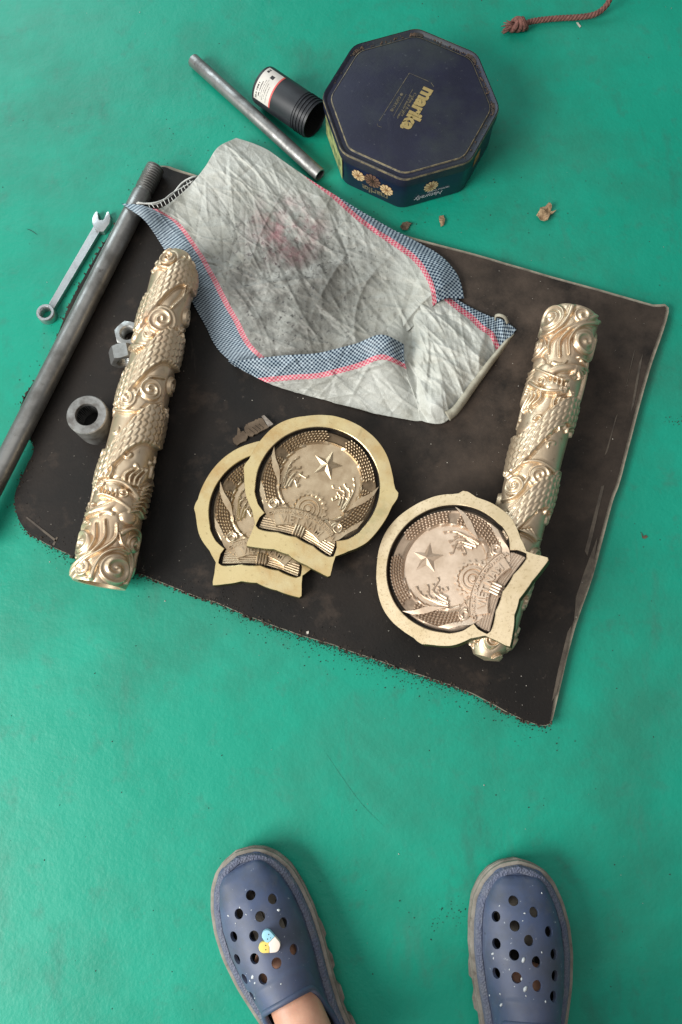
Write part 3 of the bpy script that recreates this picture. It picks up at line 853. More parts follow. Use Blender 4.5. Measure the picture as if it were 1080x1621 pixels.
# ------------------------------------------------------------------ dragon columns
def column_meshes(L):
    NS, NP = 620, 288
    s = np.linspace(0, 1, NS)[:, None]; ph = (np.arange(NP) / NP * 2 * np.pi - np.pi)[None, :]
    rb = .0350 - .0050 * s                           # core radius
    rb = rb * (1 - .50 * np.clip((s - .90) / .10, 0, 1) ** 2.2) * (1 - .05 * np.clip((.02 - s) / .02, 0, 1) ** 2)
    X = ph * .032 + 0 * s; Y = s * L + 0 * ph
    H = np.zeros_like(X); lab = np.zeros(X.shape, int)
    W = 2 * np.pi * .032
    H += .0010 * np.sin(Y * 60 + 2 * ph) * np.cos(ph * 2 + Y * 25)
    def put(h, l, thr=.0006):
        nonlocal H, lab
        m = h > thr
        lab[m & (h > H + .0002)] = l
        H = np.maximum(H, h)
    def add(h, l=None, thr=.0005):
        nonlocal H, lab
        H = H + h
        if l: lab[h > thr] = l
    def dx_(x0):
        return (X - x0 + W / 2) % W - W / 2
    # dragon body: a coil round the shaft
    pitch = .235 * L
    f = pitch * ph / (2 * np.pi) + .013 * np.sin(2 * ph + .4) + .010 * np.sin(ph * 1.0 - .5) + .004 * np.sin(3 * ph)
    best = None
    for k in range(-1, 6):
        yc = .385 * L + f + k * pitch
        mm = np.abs(Y - yc)
        if best is None: best = mm.copy(); D = Y - yc; A = (ph + 2 * np.pi * k) * .040 + 0 * Y; KK = np.full(X.shape, k)
        else:
            u = mm < best
            D = np.where(u, Y - yc, D); A = np.where(u, (ph + 2 * np.pi * k) * .040, A); best = np.minimum(best, mm); KK = np.where(u, k, KK)
    D = D * .93
    cA = .385 * L + (A / .040) * pitch / (2 * np.pi)
    wd = (.0240 + .0030 * np.sin(A * 55)) * np.clip((cA - .27 * L) / (.10 * L), .0, 1) ** .5 * np.clip((1.04 * L - cA) / (.16 * L), .35, 1)
    q = np.clip(1 - (D / np.maximum(wd, 1e-4)) ** 2, 0, 1)
    body = .0052 * np.sqrt(q)
    body[cA < .275 * L] = 0
    # overlapping scales
    pa, pd = .0084, .0092
    sc = np.zeros_like(X); bestrow = np.full(X.shape, -1e9)
    i0 = np.floor(A / pa)
    for di in (-1, 0, 1, 2):
        i = i0 + di
        off = (i % 2) * .5
        j = np.round(D / pd - off)
        da = A - i * pa; db = D - (j + off) * pd
        rr = np.sqrt((da / (pa * 1.15)) ** 2 + (db / (pd * .62)) ** 2)
        inside_ = (rr < 1) & (-i > bestrow)
        hh = .0002 + .0030 * np.clip((da / pa * .5 + .60), 0, 1) + .0008 * np.sqrt(np.clip(1 - rr ** 2, 0, 1)) - .0014 * np.clip((rr - .80) / .20, 0, 1)
        sc = np.where(inside_, hh, sc); bestrow = np.where(inside_, -i, bestrow)
    crest = .0022 * np.exp(-((D - wd * .92) / .0022) ** 2) * (.35 + .65 * np.abs(np.sin(A / .0095 * np.pi)))
    belly = .0012 * np.exp(-((D + wd * .86) / .003) ** 2) * (.4 + .6 * np.abs(np.sin(A / .006 * np.pi)))
    put(np.where(body > 1e-5, body + sc * np.clip(q * 3, 0, 1), 0), 1)
    H += np.where(body > 1e-5, crest + belly, 0)
    H -= .0020 * np.exp(-((np.abs(D) - wd * 1.05) / .0018) ** 2) * (cA > .275 * L) * (body < 2e-3)
    # spirals of cloud
    def spiral(x0, y0, r, turns, hand, h=.0042, l=2, ph0=0., sq=1.0):
        dx = dx_(x0); dy = (Y - y0) * sq; rho = np.hypot(dx, dy); th = np.arctan2(dy, dx) * hand + ph0
        p = r / turns
        v = rho / p - th / (2 * np.pi)
        dist = np.abs(v - np.round(v)) * p
        m = np.clip((r - rho) / (.22 * r), 0, 1); m = m * m * (3 - 2 * m)
        dome = h * .55 * m
        ridge = h * .55 * np.exp(-(dist / (p * .22)) ** 2) * m
        edge = h * .28 * np.exp(-((rho - r * .88) / (.10 * r)) ** 2)
        hgt = dome + ridge + edge
        put(np.where(rho < r * 1.08, hgt, 0), l)
    def stroke(pts, w0, w1, h, l=2, mode='max', sharp=1.0):
        P = smooth_pts(pts, 22)
        bd = np.full(X.shape, 1e9); bt = np.zeros_like(X)
        y0, y1 = P[:, 1].min() - .012, P[:, 1].max() + .012
        r0, r1 = max(0, int(y0 / L * NS)), min(NS, int(y1 / L * NS) + 2)
        if r1 <= r0: return
        Xs, Ys = X[r0:r1], Y[r0:r1]
        bd = np.full(Xs.shape, 1e9); bt = np.zeros_like(Xs)
        for i in range(21):
            a, b = P[i], P[i + 1]
            dx = (Xs - a[0] + W / 2) % W - W / 2; dy = Ys - a[1]
            e = b - a; l2 = max((e ** 2).sum(), 1e-12)
            t = np.clip((dx * e[0] + dy * e[1]) / l2, 0, 1)
            dd = np.hypot(dx - t * e[0], dy - t * e[1])
            u = dd < bd
            bd = np.where(u, dd, bd); bt = np.where(u, (i + t) / 21, bt)
        w = w0 + (w1 - w0) * bt
        hh = np.zeros(X.shape)
        hh[r0:r1] = h * np.clip(1 - (bd / w) ** 2, 0, 1) ** (.5 * sharp)
        if mode == 'max': put(hh, l)
        else: add(hh, l, h * .3)
    def blob(x0, y0, rx, ry, rot, h, l=3):
        dx = dx_(x0); dy = Y - y0; c_, s_ = math.cos(rot), math.sin(rot)
        u = (dx * c_ + dy * s_) / rx; v = (-dx * s_ + dy * c_) / ry
        put(h * np.sqrt(np.clip(1 - u * u - v * v, 0, 1)), l)
    mm = .001
    # root end: big rolling scrolls all round
    spiral(-.027, .046, .0185, 1.7, 1, .0062, ph0=.6); spiral(.025, .021, .0205, 1.8, -1, .0062, ph0=2.2)
    spiral(.080, .036, .024, 2.0, 1, .006); spiral(-.075, .030, .024, 2.1, -1, .006); spiral(-.014, .014, .011, 1.4, 1, .005, ph0=2); spiral(.044, .058, .013, 1.5, 1, .0055, ph0=1)
    for P_ in (((-.046, .006), (-.030, .016), (-.014, .030), (-.006, .052), (-.010, .072)), ((-.040, .012), (-.022, .022), (-.006, .036), (.004, .056), (.000, .078)), ((-.034, .004), (-.012, .026), (.004, .040), (.016, .058), (.014, .076)),
               ((.000, .004), (.002, .020), (.008, .036), (.022, .046), (.036, .044)), ((.046, .008), (.050, .028), (.040, .044), (.026, .052), (.018, .066)), ((-.050, .030), (-.052, .052), (-.040, .068), (-.022, .072)),
               ((.022, .066), (.034, .076), (.050, .074), (.060, .064)), ((-.060, .070), (-.044, .080), (-.028, .074)), ((.056, .030), (.062, .050), (.056, .070))):
        stroke(P_, .0034, .0012, .0058)
    # claw and arm
    stroke(((-.020, .088), (-.004, .094), (.012, .104), (.028, .112)), .0052, .0064, .0062, 4)
    for t, r_ in ((-.55, .015), (-.2, .018), (.25, .018), (.75, .016), (1.6, .012)):
        cx, cy = -.022, .086
        stroke(((cx, cy), (cx - r_ * .7 * math.cos(t), cy + r_ * .7 * math.sin(t) + .002), (cx - r_ * math.cos(t + .25), cy + r_ * math.sin(t + .25))), .0036, .0010, .0066, 4)
    # head: skull, snout, brow, jaw, teeth, eye, nostril, horns, mane
    blob(.018, .104, .019, .015, .3, .0072); blob(-.002, .122, .015, .0095, -.35, .0075); blob(.026, .088, .011, .010, 0, .007)
    stroke(((.030, .116), (.012, .128), (-.006, .128), (-.018, .118)), .0034, .0022, .0096, 3)
    stroke(((.024, .098), (.008, .106), (-.008, .110), (-.016, .108)), .0032, .0016, .0088, 3)
    for k in range(5):
        x = -.014 + k * .0050
        stroke(((x, .113 - k * .0006), (x - .001, .119)), .0016, .0004, .0085, 3)
    spiral(-.014, .123, .0055, 1.3, 1, .010, 3); spiral(.013, .116, .0058, 1.5, -1, .0105, 3)
    for k in range(7):
        a = .030 + .002 * k
        stroke(((a - .006, .094 + .006 * k), (a + .006, .100 + .0065 * k), (a + .020, .094 + .008 * k), (a + .032, .100 + .009 * k)), .0028, .0010, .0072, 5)
    for k in range(4):
        stroke(((.012 + k * .005, .128 + k * .001), (.010 + .006 * k, .140), (.018 + .006 * k, .150 + .002 * k)), .0030, .0008, .0066, 5)
    for k in range(5):
        stroke(((-.026 + k * .0045, .134), (-.024 + k * .0045, .142 + .003 * (k % 2)), (-.028 + k * .0048, .152 + .004 * ((k + 1) % 2))), .0024, .0006, .0052, 5)
    stroke(((-.018, .118), (-.034, .130), (-.046, .122), (-.058, .136)), .0022, .0012, .0055, 5)
    stroke(((-.040, .070), (-.050, .100), (-.046, .140), (-.054, .170)), .0035, .0024, .0055, 2)
    stroke(((-.066, .080), (-.060, .110), (-.070, .150)), .0040, .0024, .0055, 2)
    # clouds between the coils
    def at_s(v): return v * L
    spiral(.016, at_s(.545), .0155, 2.0, -1, .0052); spiral(-.012, at_s(.505), .0145, 2.1, 1, .0052, ph0=1)
    spiral(-.046, at_s(.49), .013, 1.8, 1, .005); spiral(.052, at_s(.585), .014, 1.9, 1, .005); spiral(.085, at_s(.61), .014, 1.9, -1, .005); spiral(-.08, at_s(.46), .014, 1.9, -1, .005)
    stroke(((-.030, at_s(.478)), (-.004, at_s(.470)), (.018, at_s(.490)), (.034, at_s(.520))), .0030, .0016, .0050)
    stroke(((.000, at_s(.520)), (.010, at_s(.575)), (.030, at_s(.590))), .0026, .0014, .0050)
    spiral(.008, at_s(.755), .0215, 2.2, 1, .0048, ph0=.5); spiral(-.040, at_s(.715), .013, 1.8, -1, .0048); spiral(.052, at_s(.80), .014, 1.8, -1, .0048); spiral(-.09, at_s(.70), .016, 2, 1, .005)
    for k in range(6):                              # tail hair streaming over the thin end
        stroke(((.018 + .003 * k, at_s(.80 + .012 * k)), (.028 + .003 * k, at_s(.84 + .012 * k)), (.030 + .005 * k, at_s(.89 + .010 * k))), .0019, .0008, .0058, 5)
    for k in range(4):
        stroke(((-.018 + .004 * k, at_s(.652 + .004 * k)), (-.028 + .003 * k, at_s(.668)), (-.040 + .003 * k, at_s(.664 + .004 * k))), .0022, .0008, .0070, 5)
    spiral(-.006, at_s(.952), .0135, 1.8, 1, .0070); spiral(.05, at_s(.94), .012, 1.6, -1, .0055); spiral(-.06, at_s(.95), .013, 1.6, -1, .0055)
    stroke(((-.020, at_s(.925)), (.000, at_s(.915)), (.020, at_s(.935))), .0028, .0016, .0055)
    # low wisps of cloud filling the bare ground, and fin flames along the coil
    rr_ = np.random.default_rng(5)
    for k in range(120):
        y0 = rr_.uniform(.15, .96) * L; x0 = rr_.uniform(-W / 2, W / 2)
        i = min(int(y0 / L * (NS - 1)), NS - 1); j = int((x0 / .032 + np.pi) / (2 * np.pi) * NP) % NP
        if lab[i, j] not in (0,): continue
        a = rr_.uniform(0, 6.3); l_ = rr_.uniform(.010, .020); c_ = rr_.choice((-1, 1)) * rr_.uniform(.5, 1.2)
        p = [(x0, y0)]
        for q in range(3):
            p.append((p[-1][0] + math.cos(a) * l_ / 3, p[-1][1] + math.sin(a) * l_ / 3)); a += c_
        stroke(p, .0030, .0010, .0030, 2)
    for k in range(58):
        a_ = -1.2 + k * .42
        yc = .385 * L + pitch * a_ / (2 * np.pi)
        if not (.33 * L < yc < .93 * L): continue
        p_ = (a_ + np.pi) % (2 * np.pi) - np.pi
        yy = .385 * L + pitch * p_ / (2 * np.pi) + .013 * np.sin(2 * p_ + .4) + .010 * np.sin(p_ - .5) + .004 * np.sin(3 * p_) + round((a_ - p_) / (2 * np.pi)) * pitch
        x0 = p_ * .032
        stroke(((x0, yy + .021), (x0 + .005, yy + .026), (x0 + .003, yy + .031)), .0030, .0008, .0058, 5)
    # soften once so that edges look cast, not cut
    K = H.copy()
    K[1:-1] = (H[:-2] + 2 * H[1:-1] + H[2:]) / 4
    K = (np.roll(K, 1, 1) + 2 * K + np.roll(K, -1, 1)) / 4
    H = K
    def box(a_, r_):
        o_ = a_.copy()
        for _ in range(2):
            p_ = np.pad(o_, ((r_, r_), (0, 0)), mode='edge'); o_ = sum(p_[q:q + NS] for q in range(2 * r_ + 1)) / (2 * r_ + 1)
            o_ = sum(np.roll(o_, q, 1) for q in range(-r_, r_ + 1)) / (2 * r_ + 1)
        return o_
    H = H + 1.0 * np.clip(H - box(H, 4), -.0022, .0016)
    H *= np.clip(s / .008, .5, 1)
    H = np.where(H > 0, H * .60, H)
    rad = rb + H * (1 - .5 * np.clip((s - .96) / .04, 0, 1))
    VX = rad * np.sin(ph); VZ = rad * np.cos(ph); VY = Y
    V = np.stack([VX, VY, VZ], -1).reshape(-1, 3)
    ii, jj = np.meshgrid(np.arange(NS - 1), np.arange(NP), indexing='ij')
    a = ii * NP + jj; b = ii * NP + (jj + 1) % NP; c_ = (ii + 1) * NP + (jj + 1) % NP; d_ = (ii + 1) * NP + jj
    Fq = np.stack([a, d_, c_, b], -1).reshape(-1, 4)
    fl = lab[:-1].reshape(-1)
    out = {}
    for l, nm in ((0, 'shaft'), (1, 'dragon_body'), (2, 'cloud_scroll'), (3, 'dragon_head'), (4, 'dragon_claw'), (5, 'mane')):
        sel = Fq[fl == l]
        if not len(sel): continue
        u, inv = np.unique(sel, return_inverse=True)
        verts = V[u]; faces = inv.reshape(-1, 4)
        me = bpy.data.meshes.new(nm)
        me.vertices.add(len(verts)); me.vertices.foreach_set('co', verts.ravel())
        me.loops.add(faces.size); me.loops.foreach_set('vertex_index', faces.ravel().astype(np.int32))
        me.polygons.add(len(faces)); me.polygons.foreach_set('loop_start', np.arange(0, faces.size, 4, dtype=np.int32))
        me.update(calc_edges=True)
        out[nm] = me
    r0 = V[:NP]; r1 = V[-NP:]
    bm = bmesh.new()
    vo = [bm.verts.new(tuple(v)) for v in r0]
    sc_ = .0265 / np.linalg.norm(r0[:, [0, 2]], axis=1)
    vi = [bm.verts.new((v[0] * k, .0005, v[2] * k)) for v, k in zip(r0, sc_)]
    vd = [bm.verts.new((v[0] * k * .98, .05, v[2] * k * .98)) for v, k in zip(r0, sc_)]
    for A_, B_ in ((vo, vi), (vi, vd)):
        for k in range(NP): bm.faces.new((A_[k], A_[(k + 1) % NP], B_[(k + 1) % NP], B_[k]))
    bm.faces.new(vd)
    me = bpy.data.meshes.new('end_rim'); bmesh.ops.recalc_face_normals(bm, faces=bm.faces); bm.to_mesh(me); bm.free(); out['end_rim'] = me
    bm = bmesh.new()
    ve = [bm.verts.new(tuple(v)) for v in r1]; ctr = bm.verts.new((0, L + .004, 0))
    for k in range(NP): bm.faces.new((ve[k], ve[(k + 1) % NP], ctr))
    me = bpy.data.meshes.new('end_cap'); bmesh.ops.recalc_face_normals(bm, faces=bm.faces); bm.to_mesh(me); bm.free(); out['end_cap'] = me
    return out
CL = .478
parts = column_meshes(CL)
def column(label, A, B, spin):
    o = thing('dragon_column', label, 'column', group='cast bronze dragon columns')
    o.matrix_world = frame_to(A, B) @ Matrix.Rotation(spin, 4, 'Y')
    for nm, me in parts.items():
        add_me(nm, me, M['bronze'], o, True, 60 if nm == 'end_rim' else None)
    return o
R0 = .0375
A = G(157, 926, BT + R0); B = G(284, 404, BT + .030)
column('gold bronze dragon column left of the stacked emblems, overhanging the lower board edge', A, A + (B - A).normalized(), R(0))
A = G(907, 501, BT + R0); B = G(768, 1042, BT + .030)
column('gold bronze dragon column on the right side, under a tilted emblem plate', A, A + (B - A).normalized(), R(14))

# ------------------------------------------------------------------ emblem plates
ER = .0985
def emblem_meshes(seed):
    T = .016
    def polar(ctrl, n, noise_amp, sd):
        pts = []
        for x, y in ctrl: pts.append((math.atan2(y, x), math.hypot(x, y)))
        pts.sort(); a = np.array([p[0] for p in pts]); r_ = np.array([p[1] for p in pts])
        th = np.linspace(-np.pi, np.pi, n, endpoint=False)
        rr = np.interp(th, np.concatenate([a - 2 * np.pi, a, a + 2 * np.pi]), np.tile(r_, 3))
        return th, rr + noise_amp * noise1(n, 5, sd, True)
    circ = lambda r_, a0_, a1_, n: [(r_ * math.cos(R(t)), r_ * math.sin(R(t))) for t in np.linspace(a0_, a1_, n)]
    outer = circ(1.0, 24, 176, 40) + circ(1.0, -28, 2, 8) + circ(1.0, 196, 208, 4)
    outer += [(1.0, .10), (1.015, .16), (1.03, .235), (1.015, .30), (.955, .34), (-1.0, .0), (-1.02, -.06), (-1.025, -.13), (-.99, -.20), (.82, -.545), (.70, -.66), (.575, -.795), (.585, -.90), (.615, -1.085), (.45, -1.065), (.28, -1.03), (.0, -.975), (-.2, -.985), (-.40, -1.06), (-.575, -1.11), (-.575, -.95), (-.585, -.80), (-.70, -.66), (-.84, -.53)]
    inner = circ(.825, -22, 202, 50) + [(.745, -.38), (.64, -.52), (.50, -.60), (.545, -.665), (.555, -.80), (.50, -.825), (.25, -.765), (0, -.735), (-.25, -.765), (-.50, -.825), (-.555, -.80), (-.545, -.665), (-.50, -.60), (-.64, -.52), (-.745, -.38)]
    n = 240
    th, ro = polar(outer, n, .008, seed)
    lo_ = np.random.default_rng(seed + 50); ro = ro * (1 + sum(.010 * lo_.normal() * np.cos(k * th + lo_.uniform(0, 6)) for k in range(2, 9)) * .6)
    _, ri = polar(inner, n, .003, seed + 9)
    cs = np.stack([np.cos(th), np.sin(th)], 1)
    out = {}
    ring = lambda r_, z_: [(ER * a * c_[0], ER * a * c_[1], z_) for a, c_ in zip(r_, cs)]
    def strip(rows, name, close=None):
        bm = bmesh.new(); prev = None
        for row in rows:
            cur = [bm.verts.new(v) for v in row]
            if prev:
                for k in range(n): bm.faces.new((prev[k], prev[(k + 1) % n], cur[(k + 1) % n], cur[k]))
            elif close in ('first', 'both'): bm.faces.new(cur[::-1])
            prev = cur
        if close in ('last', 'both'): bm.faces.new(prev)
        bmesh.ops.recalc_face_normals(bm, faces=bm.faces)
        me = bpy.data.meshes.new(name); bm.to_mesh(me); bm.free(); out[name] = me
    w = .00012 * noise1(n, 4, seed + 3, True)
    mid = (ro + ri) / 2
    zr = lambda base: None
    rows = []
    for f, dz in ((1.0, -.0004), (.985, 0), (.9, .0)):
        rows.append([(ER * a * c_[0], ER * a * c_[1], T + dz + ww) for a, c_, ww in zip(ri + (ro - ri) * f, cs, w * 1.2)])
    for f, dz in ((.5, .0), (.06, .0), (0.02, -.0006)):
        rows.append([(ER * a * c_[0], ER * a * c_[1], T + dz + ww * .6) for a, c_, ww in zip(ri + (ro - ri) * f, cs, w)])
    strip(rows, 'plate_face')
    strip([ring(ro * .985, .0), ring(ro * 1.0, .0012), [(x, y, T - .0004 + ww * 1.2) for (x, y, z_), ww in zip(ring(ro, 0), w)]], 'sawn_edge', 'first')
    rm = ri - .034
    strip([[(x, y, T - .0006 + ww * .6) for (x, y, z_), ww in zip(ring(ri + (ro - ri) * .02, 0), w)], ring(ri - .004, T - .002), ring(ri - .008, .0065), ring(rm * .93, .0062)], 'groove')
    # medallion: field, lip, wreath bed
    NR = 44
    fx = np.linspace(1, 0, NR)
    def zmed(x, y):
        r_ = np.hypot(x, y - .08)
        z_ = np.where(r_ < .545, .0086, .0104)
        z_ = z_ + .0016 * np.exp(-((r_ - .56) / .012) ** 2) + .0013 * np.exp(-((np.hypot(x, y - .02) - .762) / .012) ** 2) * (y > -.45)
        return z_
    rows = []
    for f in fx:
        r_ = rm * max(f, .004)
        x = r_ * cs[:, 0]; y = r_ * cs[:, 1]
        z_ = zmed(x, y)
        z_ = z_ - (.0035 if f == 1 else (.0008 if f > .975 else 0))
        rows.append([(ER * a, ER * b, c_) for a, b, c_ in zip(x, y, z_)])
    strip(rows, 'medallion', 'last')
    me = out['medallion']; bm = bmesh.new(); bm.from_mesh(me)
    bed = [f for f in bm.faces if .575 < math.hypot(f.calc_center_median().x / ER, f.calc_center_median().y / ER - .06) < .765 and f.calc_center_median().y / ER > -.40]
    keep = set(bed); bm2 = bm.copy()
    bm.faces.ensure_lookup_table(); bm2.faces.ensure_lookup_table()
    ids = {f.index for f in bed}
    bmesh.ops.delete(bm, geom=[f for f in bm.faces if f.index in ids], context='FACES')
    bmesh.ops.delete(bm2, geom=[f for f in bm2.faces if f.index not in ids], context='FACES')
    bm.to_mesh(me); bm.free()
    me = bpy.data.meshes.new('wreath_bed'); bm2.to_mesh(me); bm2.free(); out['wreath_bed'] = me
    # wreath grains
    verts, faces = [], []
    bead = bmesh.new(); bmesh.ops.create_icosphere(bead, subdivisions=2, radius=1)
    bead.verts.ensure_lookup_table(); bv = np.array([v.co for v in bead.verts]); bf = [[v.index for v in f.verts] for f in bead.faces]; bead.free()
    for side in (-1, 1):
        for row in range(5):
            rr = .602 + row * .034
            nA = int(round(np.radians(124) * rr / .047))
            for k in range(nA):
                a = 90 + side * (11 + (k + .5 * (row % 2)) * 124 / nA)
                if k == 0 and row in (0, 4): continue
                if 66 < side * (a - 90) < 76: continue            # the ribbon passes here
                x, y = rr * math.cos(R(a)), .045 + rr * math.sin(R(a))
                c_, s_ = math.cos(R(a) + .35 * side), math.sin(R(a) + .35 * side)
                base = len(verts)
                for v in bv:
                    u, q, z_ = v[0] * .0138, v[1] * .0228, v[2] * .0030
                    verts.append((ER * (x + c_ * u - s_ * q), ER * (y + s_ * u + c_ * q), .0108 + z_))
                faces += [[i + base for i in f] for f in bf]
    me = bpy.data.meshes.new('wreath_grain'); me.from_pydata(verts, [], faces); me.update(); out['wreath_grain'] = me
    # star
    verts = [(0, .334 * ER, .0134)]
    for k in range(10):
        a = math.pi / 2 + k * math.pi / 5; r_ = .215 if k % 2 == 0 else .085
        verts.append((ER * r_ * math.cos(a), ER * (.334 + r_ * math.sin(a)), .0087 if k % 2 == 0 else .0093))
    faces = [(0, k + 1, (k + 1) % 10 + 1) for k in range(10)]
    b = len(verts); verts += [(x, y, .0080) for x, y, z_ in verts[1:11]]
    faces += [(k + 1, b + k, b + (k + 1) % 10, (k + 1) % 10 + 1) for k in range(10)]
    me = bpy.data.meshes.new('star'); me.from_pydata(verts, [], faces); me.update(); out['star'] = me
    # gear
    bm = bmesh.new(); m_ = 108; prev = None
    prof = [(1.0, .0080), (1.0, .0112), (.86, .0114), (.82, .0096), (.70, .0098), (.66, .0122), (.58, .0122), (.54, .0100), (.42, .0102), (.38, .0124), (.30, .0124), (.26, .0104), (.18, .0106), (.14, .0130), (.03, .0132)]
    for f, z_ in prof:
        cur = []
        for k in range(m_):
            a = 2 * math.pi * k / m_
            tooth = .028 if (k % 6) < 3 else 0
            r_ = (.222 * f) + (tooth if f > .95 else (tooth * .6 if f > .84 else 0))
            cur.append(bm.verts.new((ER * r_ * math.cos(a), ER * (-.33 + r_ * math.sin(a)), z_)))
        if prev:
            for k in range(m_): bm.faces.new((prev[k], prev[(k + 1) % m_], cur[(k + 1) % m_], cur[k]))
        prev = cur
    bm.faces.new(prev); bmesh.ops.recalc_face_normals(bm, faces=bm.faces)
    me = bpy.data.meshes.new('gear'); bm.to_mesh(me); bm.free(); out['gear'] = me
    # banner: an arched ribbon with lettering and rolled ends
    cy, rt, rbm = -1.16, .790, .550
    def bend(x, y, z_):                              # x along the arc, y from its middle radius
        rm_ = (rt + rbm) / 2
        a = x / rm_
        return Vector((ER * (rm_ + y) * math.sin(a), ER * (cy + (rm_ + y) * math.cos(a)), z_))
    bm = bmesh.new(); prev = None
    for k in range(33):
        x = -.40 + .80 * k / 32
        zz = .0137 - .0006 * math.cos(x * 7)
        cur = [bm.verts.new(bend(x, y, z_)) for y, z_ in ((-.12, .0085), (-.12, zz - .0002), (-.112, zz + .0003), (-.104, zz - .0006), (.104, zz - .0006), (.112, zz + .0003), (.12, zz - .0002), (.12, .0085))]
        if prev:
            for q in range(7): bm.faces.new((prev[q], prev[q + 1], cur[q + 1], cur[q]))
        else: bm.faces.new(cur)
        prev = cur
    bm.faces.new(prev[::-1]); bmesh.ops.recalc_face_normals(bm, faces=bm.faces)
    me = bpy.data.meshes.new('banner'); bm.to_mesh(me); bm.free(); out['banner'] = me
    t1 = text_me('VI\u1EC6T NAM', .136, .0, bold=.005, spacing=1.02)
    t2 = text_me('C\u1ED8NG H\u00D2A X\u00C3 H\u1ED8I CH\u1EE6 NGH\u0128A', .060, .0, bold=.002)
    for nm, t_, y0, zz in (('banner_name', t1, -.040, .0152), ('banner_line', t2, .066, .0146)):
        bm = bmesh.new(); bm.from_mesh(t_)
        ex = bmesh.ops.extrude_face_region(bm, geom=bm.faces[:])
        up = [g for g in ex['geom'] if isinstance(g, bmesh.types.BMVert)]; ups = set(up)
        for v in bm.verts:
            v.co = bend(v.co.x, v.co.y + y0, zz if v in ups else .0120)
        bmesh.ops.recalc_face_normals(bm, faces=bm.faces)
        me = bpy.data.meshes.new(nm); bm.to_mesh(me); bm.free(); out[nm] = me
    for side, nm in ((-1, 'banner_curl'), (1, 'banner_curl.r')):
        bm = bmesh.new(); prev = None
        e = bend(side * .40, 0, 0)
        pts = []
        for k in range(40):                          # scroll seen end-on above the banner end
            a = k / 39 * 2 * math.pi * 1.5
            r_ = .075 - .045 * k / 39
            pts.append((side * .455 + side * -r_ * math.cos(a) * 1, -.435 + r_ * math.sin(a) * 1.0))
        pts = [(side * .40, -.52), (side * .41, -.48)] + pts if False else pts
        tube_bm([(ER * x, ER * y, .0118) for x, y in pts], .0017, 6, bm)
        bmesh.ops.recalc_face_normals(bm, faces=bm.faces)
        me = bpy.data.meshes.new('banner_curl'); bm.to_mesh(me); bm.free(); out[nm] = me
    # ribbons crossing the wreath
    for side, nm in ((-1, 'ribbon'), (1, 'ribbon.r')):
        bm = bmesh.new(); prev = None
        P = smooth_pts([(side * .76, .30), (side * .68, .16), (side * .56, .02), (side * .49, -.16)], 16)
        P2 = smooth_pts([(side * .74, .16), (side * .66, .02), (side * .55, -.10), (side * .47, -.20)], 16)
        for k in range(16):
            zz = .0136 + .0006 * math.sin(k / 15 * 3.1)
            cur = [bm.verts.new((ER * P[k][0], ER * P[k][1], .0095)), bm.verts.new((ER * P[k][0], ER * P[k][1], zz)), bm.verts.new((ER * P2[k][0], ER * P2[k][1], zz - .0004)), bm.verts.new((ER * P2[k][0], ER * P2[k][1], .0095))]
            if prev:
                for q in range(3): bm.faces.new((prev[q], prev[q + 1], cur[q + 1], cur[q]))
            prev = cur
        bmesh.ops.recalc_face_normals(bm, faces=bm.faces)
        me = bpy.data.meshes.new('ribbon'); bm.to_mesh(me); bm.free(); out[nm] = me
        bm = bmesh.new(); prev = None                # ribbon tail beside the banner
        P = smooth_pts([(side * .74, -.20), (side * .62, -.34), (side * .52, -.47), (side * .36, -.56)], 14)
        P2 = smooth_pts([(side * .70, -.34), (side * .60, -.46), (side * .52, -.58), (side * .38, -.66)], 14)
        for k in range(14):
            zz = .0124 + .0010 * math.sin(k / 13 * 5)
            cur = [bm.verts.new((ER * P[k][0], ER * P[k][1], .0095)), bm.verts.new((ER * P[k][0], ER * P[k][1], zz)), bm.verts.new((ER * P2[k][0], ER * P2[k][1], zz + .0004)), bm.verts.new((ER * P2[k][0], ER * P2[k][1], .0075))]
            if prev:
                for q in range(3): bm.faces.new((prev[q], prev[q + 1], cur[q + 1], cur[q]))
            prev = cur
        bmesh.ops.recalc_face_normals(bm, faces=bm.faces)
        me = bpy.data.meshes.new('ribbon_tail'); bm.to_mesh(me); bm.free(); out['ribbon_tail' + nm[6:]] = me
        bm = bmesh.new()                             # sprigs inside the wreath
        for q, (sx, ex_, ey, bx, by) in enumerate(((.44, .30, .00, .46, -.02), (.40, .20, .06, .36, .06), (.42, .34, .14, .45, .06), (.36, .26, -.10, .34, -.02), (.45, .42, .26, .47, .14))):
            p = smooth_pts([(side * sx, -.20 + q * .02), (side * bx, by), (side * ex_, ey)], 10)
            tube_bm([(ER * x, ER * y, .0092) for x, y in p], [.0026 - .0017 * k / 9 for k in range(10)], 6, bm)
            for k in range(3, 10, 2):
                a = p[k]
                tube_bm([(ER * a[0], ER * a[1], .0093), (ER * (a[0] - side * .022), ER * (a[1] + .028), .0096), (ER * (a[0] - side * .020), ER * (a[1] + .050), .0090)], [.0012, .0018, .0004], 5, bm)
        bmesh.ops.recalc_face_normals(bm, faces=bm.faces)
        me = bpy.data.meshes.new('sprig'); bm.to_mesh(me); bm.free(); out['sprig' + nm[6:]] = me
        for q in range(5):                           # stalk bundle under the banner
            bm = bmesh.new()
            p = [(side * (.07 + .44 * k / 8), -.600 - .028 * q - .055 * (k / 8) ** 1.3 - q * .006 * (k / 8)) for k in range(9)]
            tube_bm([(ER * x, ER * y, .0100) for x, y in p], [.0014 + .0004 * k / 8 for k in range(9)], 7, bm)
            bmesh.ops.recalc_face_normals(bm, faces=bm.faces)
            me = bpy.data.meshes.new('stalk'); bm.to_mesh(me); bm.free(); out['stalk.%d%d' % (side + 1, q)] = me
